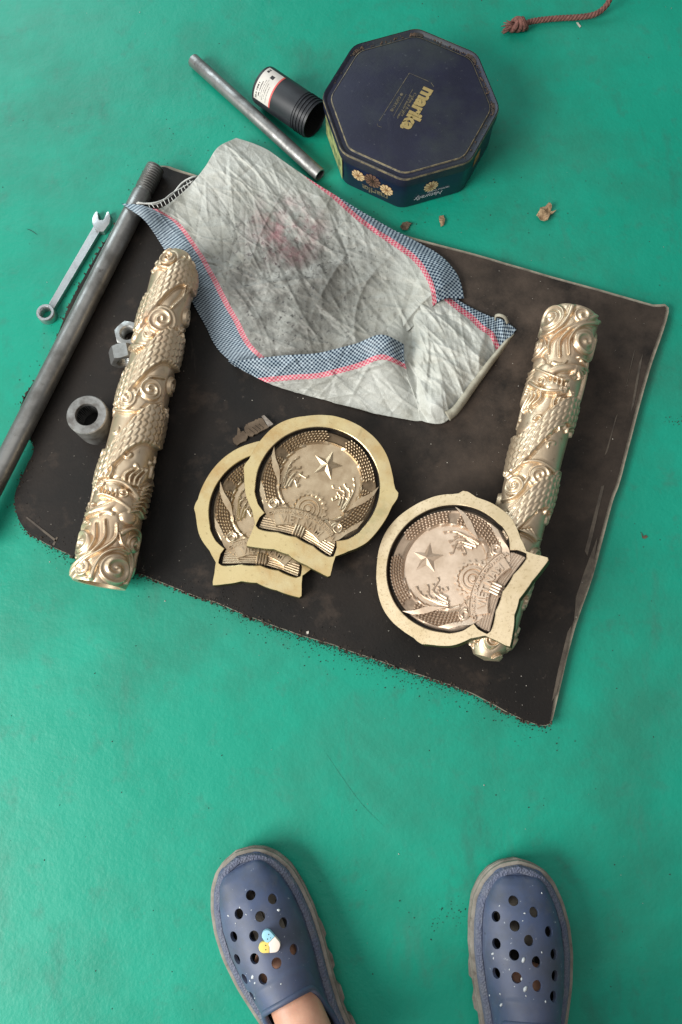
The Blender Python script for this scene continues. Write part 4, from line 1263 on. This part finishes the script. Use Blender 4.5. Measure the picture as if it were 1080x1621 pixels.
    for q in range(4):
        bm = bmesh.new()
        x = -.057 + q * .038
        tube_bm([(ER * x, ER * -.575, .0116), (ER * x, ER * -.60, .0128), (ER * x, ER * -.70, .0128), (ER * x, ER * -.73, .0100)], .0019, 8, bm)
        bmesh.ops.recalc_face_normals(bm, faces=bm.faces)
        me = bpy.data.meshes.new('binding'); bm.to_mesh(me); bm.free(); out['binding.%d' % q] = me
    return out
EM = {}
def emblem(label, mat4, seed, face, relief):
    o = thing('emblem_plate', label, 'emblem', group='cast brass national emblem plates')
    o.matrix_world = mat4
    if seed not in EM: EM[seed] = emblem_meshes(seed)
    names = {}
    med = None
    for nm, me in EM[seed].items():
        plain = nm.split('.')[0]
        mt = M[face] if plain == 'plate_face' else M['brass_side'] if plain == 'sawn_edge' else M['patina'] if plain == 'groove' else M['bed' if relief == 'relief' else 'bed_pale'] if plain == 'wreath_bed' else M[relief]
        par = o
        if plain in ('banner_name', 'banner_line'): par = names['banner']; plain = 'lettering'
        sm = plain not in ('star', 'lettering')
        if me.users: me = me.copy()
        q = add_me(plain, me, mt, par, sm, 12 if plain in ('plate_face', 'sawn_edge', 'groove') else 35)
        if nm == 'banner': names['banner'] = q
        if plain == 'wreath_grain': tag(q, kind='stuff')
    return o
def plane_px(cpx, z, uppx, tilt_axis=None, tilt=0):
    c_ = G(*cpx, z)
    u_ = G(cpx[0] + uppx[0] * 40, cpx[1] + uppx[1] * 40, z) - c_
    a = math.atan2(u_.y, u_.x) - math.pi / 2
    m4 = Matrix.Rotation(a, 4, 'Z')
    if tilt_axis is not None: m4 = Matrix.Rotation(tilt, 4, tilt_axis) @ m4
    return Matrix.Translation(c_) @ m4
E0 = plane_px((428.8, 809), BT + .016, (.19, -.98))
E0 = Matrix.Translation((0, 0, -.016)) @ E0
emblem('lower brass emblem plate of the pair, mostly covered by the one on top', E0, 21, 'brass', 'relief')
E1 = Matrix.Translation((0, 0, -.016)) @ plane_px((503, 769), BT + .0330, (.389, -.921))
emblem('upper brass emblem plate of the overlapping pair, star pointing to the sack', E1, 34, 'brass', 'relief')
ax = (G(767, 1045, .05) - G(908, 497, .05)); ax.z = 0; ax.normalize()
E2 = plane_px((711, 898), BT + .053, (-.887, -.463), ax, R(20))
E2 = E2 @ Matrix.Translation((0, 0, -.016))
emblem('pale brass emblem plate leaning tilted on the right dragon column', E2, 47, 'brass_pale', 'relief_pale')

# ------------------------------------------------------------------ woven sack
sack = thing('woven_sack', 'crumpled white woven sack with blue checked bands lying across the board', 'sack', tuple(G(470, 450, BT)))
SL = sack.location.copy()
def creases(px, py, seed, n, amp, box, direction=None, wid=(5, 12)):
    """Sharp crumple lines as heights over photo-sized cloth coordinates."""
    r_ = np.random.default_rng(seed); h = np.zeros_like(px)
    for k in range(n):
        cx, cy = r_.uniform(box[0], box[2]), r_.uniform(box[1], box[3])
        a = direction + r_.normal(0, .45) if direction is not None and r_.random() < .75 else r_.uniform(0, np.pi)
        ln, w = r_.uniform(25, 120), r_.uniform(*wid)
        u = (px - cx) * np.cos(a) + (py - cy) * np.sin(a); v = -(px - cx) * np.sin(a) + (py - cy) * np.cos(a)
        v = v + .0016 * r_.normal() * u * u
        env = np.exp(-(u / ln) ** 2)
        h += amp * r_.uniform(.3, 1) * (1 if r_.random() < .62 else -.7) * env * np.exp(-np.abs(v) / w)
    return h
def coons(left_, right_, top_, bot_, nu, nv):
    Lc, Rc, Tc, Bc = (smooth_pts(c, m) for c, m in ((left_, nv), (right_, nv), (top_, nu), (bot_, nu)))
    u = np.linspace(0, 1, nu)[None, :, None]; v = np.linspace(0, 1, nv)[:, None, None]
    P = (1 - v) * Tc[None] + v * Bc[None] + (1 - u) * Lc[:, None] + u * Rc[:, None]
    P -= (1 - u) * (1 - v) * Tc[0] + u * (1 - v) * Tc[-1] + (1 - u) * v * Bc[0] + u * v * Bc[-1]
    return P
def cloth(name, P, Z, U, V, parent, mat, th=.0009):
    nv, nu = Z.shape
    verts = []
    for j in range(nv):
        for i in range(nu):
            verts.append(tuple(G(P[j, i, 0], P[j, i, 1], Z[j, i]) - SL))
    faces = [(j * nu + i, (j + 1) * nu + i, (j + 1) * nu + i + 1, j * nu + i + 1) for j in range(nv - 1) for i in range(nu - 1)]
    me = bpy.data.meshes.new(name); me.from_pydata(verts, [], faces); me.update()
    uv = me.uv_layers.new(name='UVMap')
    li = np.zeros(len(me.loops), np.int32); me.loops.foreach_get('vertex_index', li)
    q = np.stack([U.ravel()[li], V.ravel()[li]], 1)
    uv.data.foreach_set('uv', q.ravel())
    o = add_me(name, me, mat, parent)
    so = o.modifiers.new('thickness', 'SOLIDIFY'); so.thickness = th; so.offset = -1
    return o
def edge_fall(nv, nu, w=.08, sides='lrtb'):
    u = np.linspace(0, 1, nu)[None, :]; v = np.linspace(0, 1, nv)[:, None]
    e = np.ones((nv, nu))
    if 'l' in sides: e = e * (1 - np.exp(-(u / w) ** 1.3))
    if 'r' in sides: e = e * (1 - np.exp(-((1 - u) / w) ** 1.3))
    if 't' in sides: e = e * (1 - np.exp(-(v / w) ** 1.3))
    if 'b' in sides: e = e * (1 - np.exp(-((1 - v) / w) ** 1.3))
    return e
PXM = 1 / 1120.0
def edge_noise(pts, seed, amp=1.5):
    p = smooth_pts(pts, 26); n_ = noise1(26, 3, seed) * amp
    d_ = np.gradient(p, axis=0); d_ /= np.linalg.norm(d_, axis=1)[:, None] + 1e-9
    q = p + np.stack([-d_[:, 1], d_[:, 0]], 1) * n_[:, None]
    q[0] = p[0]; q[-1] = p[-1]
    return [tuple(t) for t in q]
# main panel: top hem, long left edge with band, long right edge, lower fold
nu, nv = 290, 290
topc = [(192, 322), (222, 324), (252, 330), (285, 308), (308, 285), (326, 262), (345, 233), (374, 218)]
rightc = edge_noise([(374, 218), (420, 236), (500, 290), (560, 325), (620, 360), (690, 398), (722, 432), (735, 472)], 4, .9)
leftc = edge_noise([(192, 322), (232, 352), (262, 398), (292, 455), (318, 505), (342, 550), (372, 580)], 7, 1.2)
botc = [(372, 580), (440, 574), (520, 570), (596, 560), (648, 522), (697, 476), (735, 472)]
P = coons(leftc, rightc, topc, botc, nu, nv)
uu = np.linspace(0, 1, nu)[None, :] + np.zeros((nv, 1)); vv = np.linspace(0, 1, nv)[:, None] + np.zeros((1, nu))
px, py = P[..., 0], P[..., 1]
hgt = .010 * edge_fall(nv, nu, .10, 'lr') * np.clip(1.15 - np.clip((vv - .9) / .1, 0, 1) * np.clip(1.35 - uu * 1.2, 0, 1), 0, 1) + .004 * np.exp(-((uu - .45) / .2) ** 2) 
hgt += .029 * np.exp(-(((px - 205) / 34) ** 2 + ((py - 335) / 45) ** 2)) + .016 * np.exp(-(((px - 240) / 30) ** 2 + ((py - 335) / 60) ** 2))
hgt += .012 * np.exp(-((px - 690) / 40.) ** 2 - ((py - 440) / 45.) ** 2) + .010 * np.exp(-((px - 352) / 60.) ** 2 - ((py - 262) / 50.) ** 2)
hgt += .007 * np.exp(-((px - 285) / 18.) ** 2 - ((py - 420) / 60.) ** 2)
cr = creases(px, py, 3, 420, .0024, (230, 230, 720, 580), .70, (1.6, 4)) + creases(px, py, 5, 22, .0050, (300, 240, 700, 560), .80, (8, 20)) + creases(px, py, 12, 110, .0030, (360, 240, 580, 420), 1.0, (1.6, 3.5)) + creases(px, py, 17, 14, .0055, (440, 420, 700, 560), -.62, (3, 7))
band = np.exp(-(uu / .16) ** 4)
hgt += cr * .60 * (1 - .55 * band) * (.35 + .65 * edge_fall(nv, nu, .05, 'lr'))
Z = BT + .0020 + np.clip(hgt, .0, .06)
wid = np.linalg.norm(P[:, -1] - P[:, 0], axis=1)[:, None] * PXM
U_l = uu * wid
hid = np.interp(np.linspace(0, 1, nv), [0, .25, .40, .55, .75, .9, 1], [.060, .050, .042, .028, .016, .006, .002])[:, None]
U_r = (1 - uu) * wid + hid
Um = np.minimum(U_l * 1.04, U_r)
Vv = vv * .42
main = cloth('main_panel', P, Z, Um, Vv, sack, M['sack'])
# folded lower corner that carries the band along its upper edge
nu2, nv2 = 180, 80
t2 = edge_noise([(362, 572), (430, 566), (500, 558), (560, 545), (604, 530), (640, 545)], 3, .6)
b2_ = edge_noise([(366, 576), (395, 592), (440, 612), (520, 636), (600, 655), (650, 664), (668, 666)], 9, .6)
l2 = [(362, 572), (364, 574), (366, 576)]
r2 = [(640, 545), (641, 572), (652, 610), (664, 645), (668, 666)]
P2 = coons(l2, r2, t2, b2_, nu2, nv2)
u2 = np.linspace(0, 1, nu2)[None, :] + np.zeros((nv2, 1)); v2 = np.linspace(0, 1, nv2)[:, None] + np.zeros((1, nu2))
px, py = P2[..., 0], P2[..., 1]
h2 = .006 + .012 * np.exp(-(v2 / .35) ** 2) * np.clip(u2 * 1.6, 0, 1) + .012 * np.exp(-((px - 606) / 26.) ** 2) * (1 - v2) + .006 * edge_fall(nv2, nu2, .2, 'b')
h2 *= np.clip(1.15 - v2 ** 3, 0, 1) * (.45 + .55 * np.clip(u2 * 5, 0, 1))
h2 -= .010 * np.exp(-((u2 - 1) / .05) ** 2) * np.clip(1 - v2 * .5, 0, 1)
h2 += creases(px, py, 21, 120, .0020, (380, 540, 670, 670), .25, (1.6, 4)) * np.clip(u2 * 4, 0, 1)
Z2 = BT + .010 * np.clip(1 - v2 * 1.2, 0, 1) + .002 + np.clip(h2, 0, .05)
d2 = np.linalg.norm(np.diff(P2, axis=0), axis=2).cumsum(0); d2 = np.vstack([np.zeros((1, nu2)), d2]) * PXM
U2 = d2 * 1.05 + .012
V2 = np.concatenate([[0], np.cumsum(np.linalg.norm(np.diff(P2[0], axis=0), axis=1))])[None, :] * PXM + 0 * v2
cloth('folded_corner', P2, Z2, U2, V2, sack, M['sack'])
# end panel with the sewn hem
nu3, nv3 = 140, 110
t3 = [(612, 520), (650, 480), (690, 452)]
r3 = [(690, 452), (738, 482), (775, 500), (796, 506), (818, 521)]
b3 = edge_noise([(664, 664), (688, 671), (706, 668), (722, 652), (752, 612), (792, 556), (818, 521)], 14, .6)
l3 = [(612, 520), (636, 580), (658, 630), (664, 664)]
r3[0] = t3[-1]
P3 = coons(l3, r3, t3, b3, nu3, nv3)
u3 = np.linspace(0, 1, nu3)[None, :] + np.zeros((nv3, 1)); v3 = np.linspace(0, 1, nv3)[:, None] + np.zeros((1, nu3))
px, py = P3[..., 0], P3[..., 1]
h3 = .012 * edge_fall(nv3, nu3, .14, 'br') + .010 * np.exp(-((px - 700) / 50.) ** 2 - ((py - 560) / 60.) ** 2)
h3 -= .009 * np.exp(-((px - 655 - (py - 560) * .12) / 10.) ** 2)
h3 += .010 * np.exp(-((px - 690) / 22.) ** 2 - ((py - 640) / 22.) ** 2) - .006 * np.exp(-((px - 682) / 9.) ** 2 - ((py - 590) / 40.) ** 2) 
h3 += creases(px, py, 33, 130, .0022, (650, 480, 810, 670), .95, (1.6, 4)) + creases(px, py, 35, 8, .006, (650, 500, 780, 660), 1.1, (7, 12))
Z3 = BT + .0025 + np.clip(h3, 0, .05)
d3 = np.linalg.norm(np.diff(P3, axis=1), axis=2)[:, ::-1].cumsum(1)[:, ::-1]; d3 = np.hstack([d3, np.zeros((nv3, 1))]) * PXM
hid3 = np.interp(np.linspace(0, 1, nv3), [0, .5, .85, 1], [.041, .033, .018, .006])[:, None]
U3 = d3 + hid3; V3 = v3 * .16
cloth('end_panel', P3, Z3, U3, V3, sack, M['sack'])
# hem tape sewn along the end
nh = 60
ha = smooth_pts([(800, 540), (770, 575), (740, 614), (718, 644), (704, 652)], nh); hb = smooth_pts([(814, 528), (790, 562), (756, 610), (728, 650), (712, 666)], nh)
Ph = np.stack([ha * (1 - t) + hb * t for t in np.linspace(0, 1, 9)], 0)
zz = BT + .013 + .004 * np.sin(np.linspace(0, math.pi, 9))[:, None] + .0012 * noise1(nh, 4, 6)[None, :]
cloth('hem_tape', Ph, zz - .004 * np.linspace(0, 1, 9)[:, None], np.full(zz.shape, .3), zz, sack, M['hem'], .0012)
# loose corner loop, torn hem threads
lp = [tuple(G(x, y, z_) - SL) for x, y, z_ in ((784, 506, .016), (785, 500, .024), (792, 499, .030), (800, 503, .028), (804, 512, .018))]
bm_obj('corner_loop', tube_bm([Vector(p) for p in smooth_pts(lp, 16)], .0024, 6, flat=.4), M['hem'], sack)
for k, pts in enumerate(([(216, 322, .050), (245, 321, .046), (270, 310, .030), (288, 290, .022), (303, 281, .020), (312, 279, .016)], [(218, 320, .052), (248, 323, .044), (272, 306, .030), (290, 296, .022), (306, 286, .018)])):
    bm_obj('hem_thread', tube_bm([Vector(p) for p in smooth_pts([tuple(G(*q) - SL) for q in pts], 40)], .0009 if k else .0014, 5), M['thread'], sack)
for k in range(0, 26, 2):
    t = k / 25; e = smooth_pts([(238, 330), (262, 325), (285, 308), (305, 288)], 26)[k]
    a_ = G(e[0], e[1], BT + .02 + .018 * (1 - t)) - SL
    b_ = G(e[0] - random.uniform(2, 5), e[1] - random.uniform(4, 9), BT + .02 + .016 * (1 - t)) - SL
    bm_obj('fringe', tube_bm([a_, (a_ + b_) / 2 + Vector((0, 0, .001)), b_], .0005, 4), M['thread'], sack)

# ------------------------------------------------------------------ clogs
M['speck'] = material('dried_paint_speck', (.50, .53, .55), .6)
def clog(label, toe_px, heel_dir_px, mirror, holes_px, group, specks=()):
    """Local frame: +Y from heel to toe is reversed here: y is distance back from the toe tip, x to the medial side."""
    toe = G(*toe_px, .02)
    hd = G(toe_px[0] + heel_dir_px[0] * 100, toe_px[1] + heel_dir_px[1] * 100, .02) - toe; hd.z = 0; hd.normalize()
    o = thing('clog', label, 'clog', group=group)
    yv = hd; zv = Vector((0, 0, 1)); xv = yv.cross(zv)          # xv: to the photograph's left side
    m4 = Matrix((xv, yv, zv)).transposed().to_4x4(); m4.translation = Vector((toe.x, toe.y, 0))
    o.matrix_world = m4
    inv = m4.inverted()
    S = 1 if mirror else -1                                      # +1: medial side lies at +x ... left clog is mirrored
    Lc = .292
    # outline: distance back from the toe -> medial and lateral half widths
    yk = [0, .004, .012, .025, .045, .070, .100, .135, .170, .205, .240, .268, .284, .292]
    med = [.000, .018, .031, .042, .051, .0545, .0545, .050, .043, .038, .0375, .034, .022, .000]
    latw = [.000, .018, .033, .045, .055, .0620, .0650, .063, .057, .050, .045, .038, .024, .000]
    def hwid(y):
        return np.interp(y, yk, med), np.interp(y, yk, latw)
    def ring_outline(off, n=120, wav=0):
        ys = (1 - np.cos(np.linspace(0, np.pi, n))) / 2 * Lc
        a_, b_ = hwid(ys)
        ctr = np.stack([np.concatenate([a_, -b_[::-1][1:-1]]), np.concatenate([ys, ys[::-1][1:-1]])], 1)
        for _ in range(3):
            ctr = (np.roll(ctr, 1, 0) + 2 * ctr + np.roll(ctr, -1, 0)) / 4
        dd = np.roll(ctr, -1, 0) - np.roll(ctr, 1, 0); dd /= np.linalg.norm(dd, axis=1)[:, None]
        nrm = np.stack([dd[:, 1], -dd[:, 0]], 1)
        arc = np.concatenate([[0], np.cumsum(np.linalg.norm(np.diff(ctr, axis=0), axis=1))])
        offs = off + (wav * (np.clip(np.sin(arc / .036 * 2 * np.pi) * 4, -1, 1) * .5 + .5) * np.clip((ctr[:, 1] - .09) / .05, 0, 1) if wav else 0)
        c2 = ctr + nrm * (np.asarray(offs)[..., None] if np.ndim(offs) else offs)
        c2[:, 0] *= S
        return c2
    sgn = 1
    test = ring_outline(.004); 
    if np.ptp(test[:, 0]) < np.ptp(ring_outline(0)[:, 0]): sgn = -1
    def sole_rows(rows, name, mat, cap=True):
        bm = bmesh.new(); prev = None
        for off, z_, wv in rows:
            cur = [bm.verts.new((x, y, z_ + .010 * np.clip((.05 - y) / .05, 0, 1) ** 2)) for x, y in ring_outline(sgn * off, 120, sgn * wv)]
            n_ = len(cur)
            if prev:
                for k in range(n_): bm.faces.new((prev[k], prev[(k + 1) % n_], cur[(k + 1) % n_], cur[k]))
            elif cap: bm.faces.new(cur)
            prev = cur
        if cap: bm.faces.new(prev[::-1])
        return bm_obj(name, bm, mat, o, True, 40)
    sole_rows([(-.004, .0, 0), (-.001, .002, .0025), (.0005, .013, .0035), (-.0005, .0140, 0), (-.0005, .0165, 0), (.0010, .0175, 0), (.0012, .0205, 0), (-.0010, .0215, 0), (-.0012, .0235, 0), (.0000, .0245, 0), (.0000, .029, 0), (-.0022, .0305, 0), (-.0050, .0305, 0)], 'sole', M['sole'])
    # upper: arched shell
    NT, NV = 90, 84
    th = (1 - np.cos(np.linspace(0, np.pi, NT))) / 2 * .35 * np.pi + np.linspace(0, np.pi, NT) * .65
    zb = .0275
    t0 = .156
    V = np.zeros((NV, NT, 3)); lab = np.zeros((NV, NT), int)
    for i in range(NT):
        sn = math.sin(th[i])
        k = np.clip((sn - .28) / .55, 0, 1); k = k * k * (3 - 2 * k)
        tend = (t0 + .030 * (1 - sn)) * k + (Lc - .010) * (1 - k)
        for j in range(NV):
            f = j / (NV - 1)
            y = .0075 + (tend - .0075) * f ** 1.25
            a_, b_ = hwid(y); ins = .0042
            a_ = max(a_ - ins, .0005); b_ = max(b_ - ins, .0005)
            x = S * ((a_ - b_) / 2 + (a_ + b_) / 2 * (abs(math.cos(th[i])) ** .92) * math.copysign(1, math.cos(th[i])))
            hh = np.interp(y, [.0, .010, .025, .05, .08, .12, .16, .20, .30], [.006, .017, .028, .0375, .0440, .0510, .058, .060, .056])
            hw_ = (a_ + b_) / 2
            qa, qb = max((1 - abs(math.cos(th[i])) ** .92) * hw_, 1e-5), max((y - .0075) * 1.1, 1e-5)
            pd_ = (qa ** -3 + qb ** -3) ** (-1 / 3)
            se = np.clip((pd_ - .0085) / max(hw_ - .0085, .004), 0, 1)
            z_ = zb + .010 * np.clip((.05 - y) / .05, 0, 1) ** 2 + .0085 * min(1, pd_ / .0085) ** .55 + max(hh - .0085, 0) * math.sin(math.pi / 2 * se) ** .52
            # bumper band low on the toe, parting groove, collar step near the opening
            band_ = pd_ < .0085
            if .0085 <= pd_ < .0100: z_ -= .0012
            if y > tend - .024 and k > .2: z_ += .0022 * min(1, (y - (tend - .024)) / .0022)
            V[j, i] = (x, y, z_); lab[j, i] = 0
    Vf = V.reshape(-1, 3)
    def grid_faces(sel):
        return [(j * NT + i, j * NT + i + 1, (j + 1) * NT + i + 1, (j + 1) * NT + i) for j in range(NV - 1) for i in range(NT - 1) if lab[j, i] == sel]
    def build(sel):
        fs = grid_faces(sel); used = sorted({v for f in fs for v in f}); mp = {v: i for i, v in enumerate(used)}
        bm = bmesh.new(); bv = [bm.verts.new(tuple(Vf[v])) for v in used]
        for f in fs:
            try: bm.faces.new([bv[mp[v]] for v in f])
            except ValueError: pass
        bmesh.ops.remove_doubles(bm, verts=bm.verts, dist=1e-5)
        bmesh.ops.recalc_face_normals(bm, faces=bm.faces)
        if sum(f.normal.z for f in bm.faces) < 0: bmesh.ops.reverse_faces(bm, faces=bm.faces)
        me = bpy.data.meshes.new('u'); bm.to_mesh(me); bm.free(); return me
    up = add_me('upper', build(0), M['navy'], o)
    so = up.modifiers.new('shell', 'SOLIDIFY'); so.thickness = .0042; so.offset = -1
    # vent holes cut right through the shell
    bm = bmesh.new()
    for hx, hy in holes_px:
        zz = .066
        for _ in range(4):
            p = inv @ G(hx, hy, zz)
            dist = np.hypot(Vf[:, 0] - p.x, Vf[:, 1] - p.y); kz = int(np.argmin(dist)); zz = Vf[kz][2]
        near = Vf[np.argsort(dist)[:14]]
        nrm = Vector(np.linalg.svd(near - near.mean(0))[2][2]); nrm = nrm if nrm.z > 0 else -nrm
        q = nrm.to_track_quat('Z', 'Y').to_matrix().to_4x4(); q.translation = p
        bmesh.ops.create_cone(bm, cap_ends=True, segments=18, radius1=.0053, radius2=.0061, depth=.018, matrix=q)
    cut = bm_obj('cutter', bm, None)
    cut.matrix_world = m4
    bo = up.modifiers.new('holes', 'BOOLEAN'); bo.operation = 'DIFFERENCE'; bo.object = cut; bo.solver = 'EXACT'
    bpy.context.view_layer.update()
    dg = bpy.context.evaluated_depsgraph_get()
    me = bpy.data.meshes.new_from_object(up.evaluated_get(dg))
    up.modifiers.clear(); up.data = me
    me.materials.clear(); me.materials.append(M['navy'])
    me.polygons.foreach_set('use_smooth', [True] * len(me.polygons)); me.set_sharp_from_angle(angle=R(38))
    bpy.data.objects.remove(cut)
    sole_rows([(-.0038, zb + .0005, 0), (-.0042, zb + .0050, 0), (-.0058, zb + .0084, 0), (-.0085, zb + .0098, 0), (-.0118, zb + .0104, 0), (-.0126, zb + .0098, 0), (-.0130, zb + .0070, 0)], 'toe_bumper', M['bumper'], cap=False)
    rim = [Vector(V[NV - 1, i]) + Vector((0, 0, -.001)) for i in range(3, NT - 3)]
    bm_obj('opening_rim', tube_bm(rim, .0034, 10), M['navy'], o)
    # insole
    bm = bmesh.new()
    bm.faces.new([bm.verts.new((x, y, .0312 + .010 * np.clip((.05 - y) / .05, 0, 1) ** 2)) for x, y in ring_outline(sgn * -.008)])
    bm_obj('insole', bm, M['hole'], o)  # insole coloured near-black as the shade seen through the vents
    # dried paint specks
    for hx, hy, rr in specks:
        zz = .066
        for _ in range(4):
            p = inv @ G(hx, hy, zz); kz = int(np.argmin(np.hypot(Vf[:, 0] - p.x, Vf[:, 1] - p.y))); zz = Vf[kz][2]
        bm = bmesh.new(); bmesh.ops.create_icosphere(bm, subdivisions=1, radius=rr, matrix=Matrix.Translation((p.x, p.y, zz)) @ Matrix.Rotation(hx, 4, 'Z') @ Matrix.Diagonal((1, 1.6, .5, 1)))
        bm_obj('paint_speck', bm, M['speck'], o)
    return o, m4, S
LH = [(397, 1417), (432, 1423), (378, 1447), (412, 1451), (449, 1461), (370, 1483), (402, 1482), (466, 1503), (375, 1519), (403, 1518), (438, 1525), (387, 1550), (416, 1550), (399, 1578)]
RH = [(813, 1426), (846, 1444), (785, 1451), (815, 1466), (869, 1475), (838, 1489), (786, 1494), (814, 1512), (878, 1511), (850, 1523), (785, 1541), (818, 1548), (879, 1545), (851, 1561), (877, 1578)]
lc, lm, lS = clog('navy clog with colourful capsule charms, the left one of the pair', (376, 1345), (.405, .914), False, LH, 'pair of navy clogs', [(380, 1437, .0009), (398, 1441, .0007), (362, 1450, .0012), (390, 1448, .0008), (373, 1462, .0007), (441, 1441, .0016), (388, 1466, .0006), (401, 1546, .0022), (404, 1556, .0012), (396, 1553, .0009), (393, 1570, .0008), (404, 1580, .0008), (445, 1558, .0008), (467, 1554, .0007)])
rc, rm4, rS = clog('paint-speckled navy clog without charms, the right one of the pair', (815, 1357), (.010, 1.0), True, RH, 'pair of navy clogs', [(829, 1520, .0022), (832, 1566, .0024), (833, 1577, .0008), (826, 1550, .0013), (781, 1510, .0016), (782, 1517, .0012), (771, 1608, .0014), (794, 1591, .0016), (831, 1446, .0010), (828, 1458, .0007), (791, 1434, .0008), (807, 1535, .0009), (815, 1562, .0007), (792, 1574, .0009), (858, 1508, .0008), (897, 1491, .0009), (773, 1571, .0008), (864, 1586, .001), (845, 1583, .0007), (858, 1414, .0008)])
# capsule charms pinned to the left clog
ch = bpy.data.objects.new('charm', None); ch.empty_display_size = .01; C.objects.link(ch); ch.parent = lc
linv = lm.inverted()
def capsule(p, q, colA, eyes):
    a_ = linv @ G(*p, .0760); b_ = linv @ G(*q, .0755)
    d_ = (b_ - a_); Lh = d_.length; d_ /= Lh; n_ = Vector((-d_.y, d_.x, 0)).normalized(); up_ = Vector((0, 0, 1))
    r_ = .0058
    def half(t0_, t1_, round_start, name, mat, par):
        out = []
        for k in range(9):
            an = math.pi / 2 + math.pi * k / 8
            if round_start: out.append((t0_ + r_ + r_ * math.cos(an), r_ * math.sin(an)))
        if not round_start: out += [(t0_, r_), (t0_, -r_)]
        if round_start: out += [(t1_, -r_), (t1_, r_)]
        else: out += [(t1_ - r_ + r_ * math.cos(-math.pi / 2 + math.pi * k / 8), r_ * math.sin(-math.pi / 2 + math.pi * k / 8)) for k in range(9)]
        bm = prism_bm(out, -.002, .0032, bevel=.0012)
        m_ = Matrix((d_, n_, d_.cross(n_))).transposed().to_4x4(); m_.translation = a_
        bmesh.ops.transform(bm, matrix=m_, verts=bm.verts)
        return bm_obj(name, bm, mat, par, True, 40), m_
    h1, m_ = half(-r_, Lh * .5, True, 'capsule_half', colA, ch)
    half(Lh * .5 + .0002, Lh + r_, False, 'capsule_half', M['white_pill'], ch)
    for (ex, ey, er) in eyes:
        bm = bmesh.new(); bmesh.ops.create_uvsphere(bm, u_segments=10, v_segments=6, radius=er, matrix=m_ @ Matrix.Translation((ex, ey, .0031)) @ Matrix.Diagonal((1, 1, .35, 1)))
        bm_obj('eye', bm, M['ink'], ch)
    return m_
capsule((423, 1480), (436, 1495), M['blue_pill'], ((.0005, .0024, .0008), (.0030, -.0018, .0008), (.0045, .0015, .0006)))
capsule((418, 1499), (435, 1498), M['yellow_pill'], ((.0022, .0022, .0008), (.0022, -.0022, .0008)))

# ------------------------------------------------------------------ the wearer: feet and lower legs
verts, faces = [], []
def leg(m4, S, lean):
    path = []
    # foot inside the clog (y back from toe), then ankle and shin
    for y, z_, rx, rz in ((.105, .043, .020, .006), (.120, .048, .028, .015), (.155, .055, .027, .020)):
        path.append((Vector((-S * .004, y, z_)), Vector((0, 1, .12)).normalized(), rx, rz))
    for y, z_, ny, nz, rx, rz in ((.185, .060, .97, .25, .028, .023), (.212, .070, .85, .5, .030, .030), (.232, .092, .6, .8, .032, .036), (.244, .125, .3, 1, .033, .039), (.252, .170, .1, 1, .035, .041), (.258, .230, 0, 1, .045, .052), (.262, .290, 0, 1, .053, .060), (.262, .350, 0, 1, .055, .062), (.258, .410, 0, 1, .052, .058), (.252, .460, 0, 1, .052, .058)):
        path.append((Vector((-S * .004 + lean * (z_ - .08), y, z_)), Vector((0, ny, nz)).normalized(), rx, rz))
    n_ = 28; prev = None
    for c_, dv, rx, rz in path:
        x = Vector((1, 0, 0)); u_ = x.cross(dv).normalized()
        cur = []
        for k in range(n_):
            a_ = 2 * math.pi * k / n_
            p = m4 @ (c_ + x * rx * math.cos(a_) + u_ * rz * math.sin(a_))
            cur.append(len(verts)); verts.append(tuple(p))
        if prev:
            for k in range(n_): faces.append((prev[k], prev[(k + 1) % n_], cur[(k + 1) % n_], cur[k]))
        else: faces.append(tuple(cur))
        prev = cur
    faces.append(tuple(reversed(prev)))
leg(lm, lS, .05); leg(rm4, rS, -.05)
per = add_mesh('person', verts, faces, M['skin'])
bm = bmesh.new(); bm.from_mesh(per.data); bmesh.ops.recalc_face_normals(bm, faces=bm.faces); bm.to_mesh(per.data); bm.free()
per.data.polygons.foreach_set('use_smooth', [True] * len(per.data.polygons))
sb = per.modifiers.new('smooth', 'SUBSURF'); sb.levels = 1; sb.render_levels = 2
tag(per, 'person standing at the lower edge in navy clogs, bare ankle showing in the left one', 'person')

# ------------------------------------------------------------------ last small bits
scrap('lint_bit', 'small dark feather-like lint on the floor right of the board', 'lint', [(1015, 843), (1018, 849), (1022, 847), (1026, 850), (1021, 853), (1017, 852)], 0, M['bark'], .001, 4, sub=1)
scrap('paint_chip', 'tiny white chip on the lower board edge between the emblem plates', 'chip', [(485, 1000), (489, 999), (489, 1003), (486, 1004)], BT, M['grain'], .002, 6, sub=1)

# hairline scratches and smears on the painted floor
floor_ob = bpy.data.objects['floor']
M['scratch'] = material('floor_scratch', (.004, .075, .05), .7)
def scratch(pts, w):
    P = [G(x, y, .0003) for x, y in smooth_pts(pts, 24)]
    verts, faces = [], []
    for i, p in enumerate(P):
        d_ = (P[min(i + 1, 23)] - P[max(i - 1, 0)]).normalized(); n_ = Vector((-d_.y, d_.x, 0)) * w * (.35 + .65 * random.random()) * (1 - abs(i / 11.5 - 1) ** 3)
        verts += [tuple(p - n_), tuple(p + n_)]
        if i: faces.append((2 * i - 2, 2 * i - 1, 2 * i + 1, 2 * i))
    add_mesh('scratch', verts, faces, M['scratch'], floor_ob, smooth=False)
for pts, w in (([(508, 1180), (545, 1235), (575, 1275), (612, 1312)], .00016), ([(60, 372), (50, 365), (42, 362)], .0010)):
    scratch(pts, w)
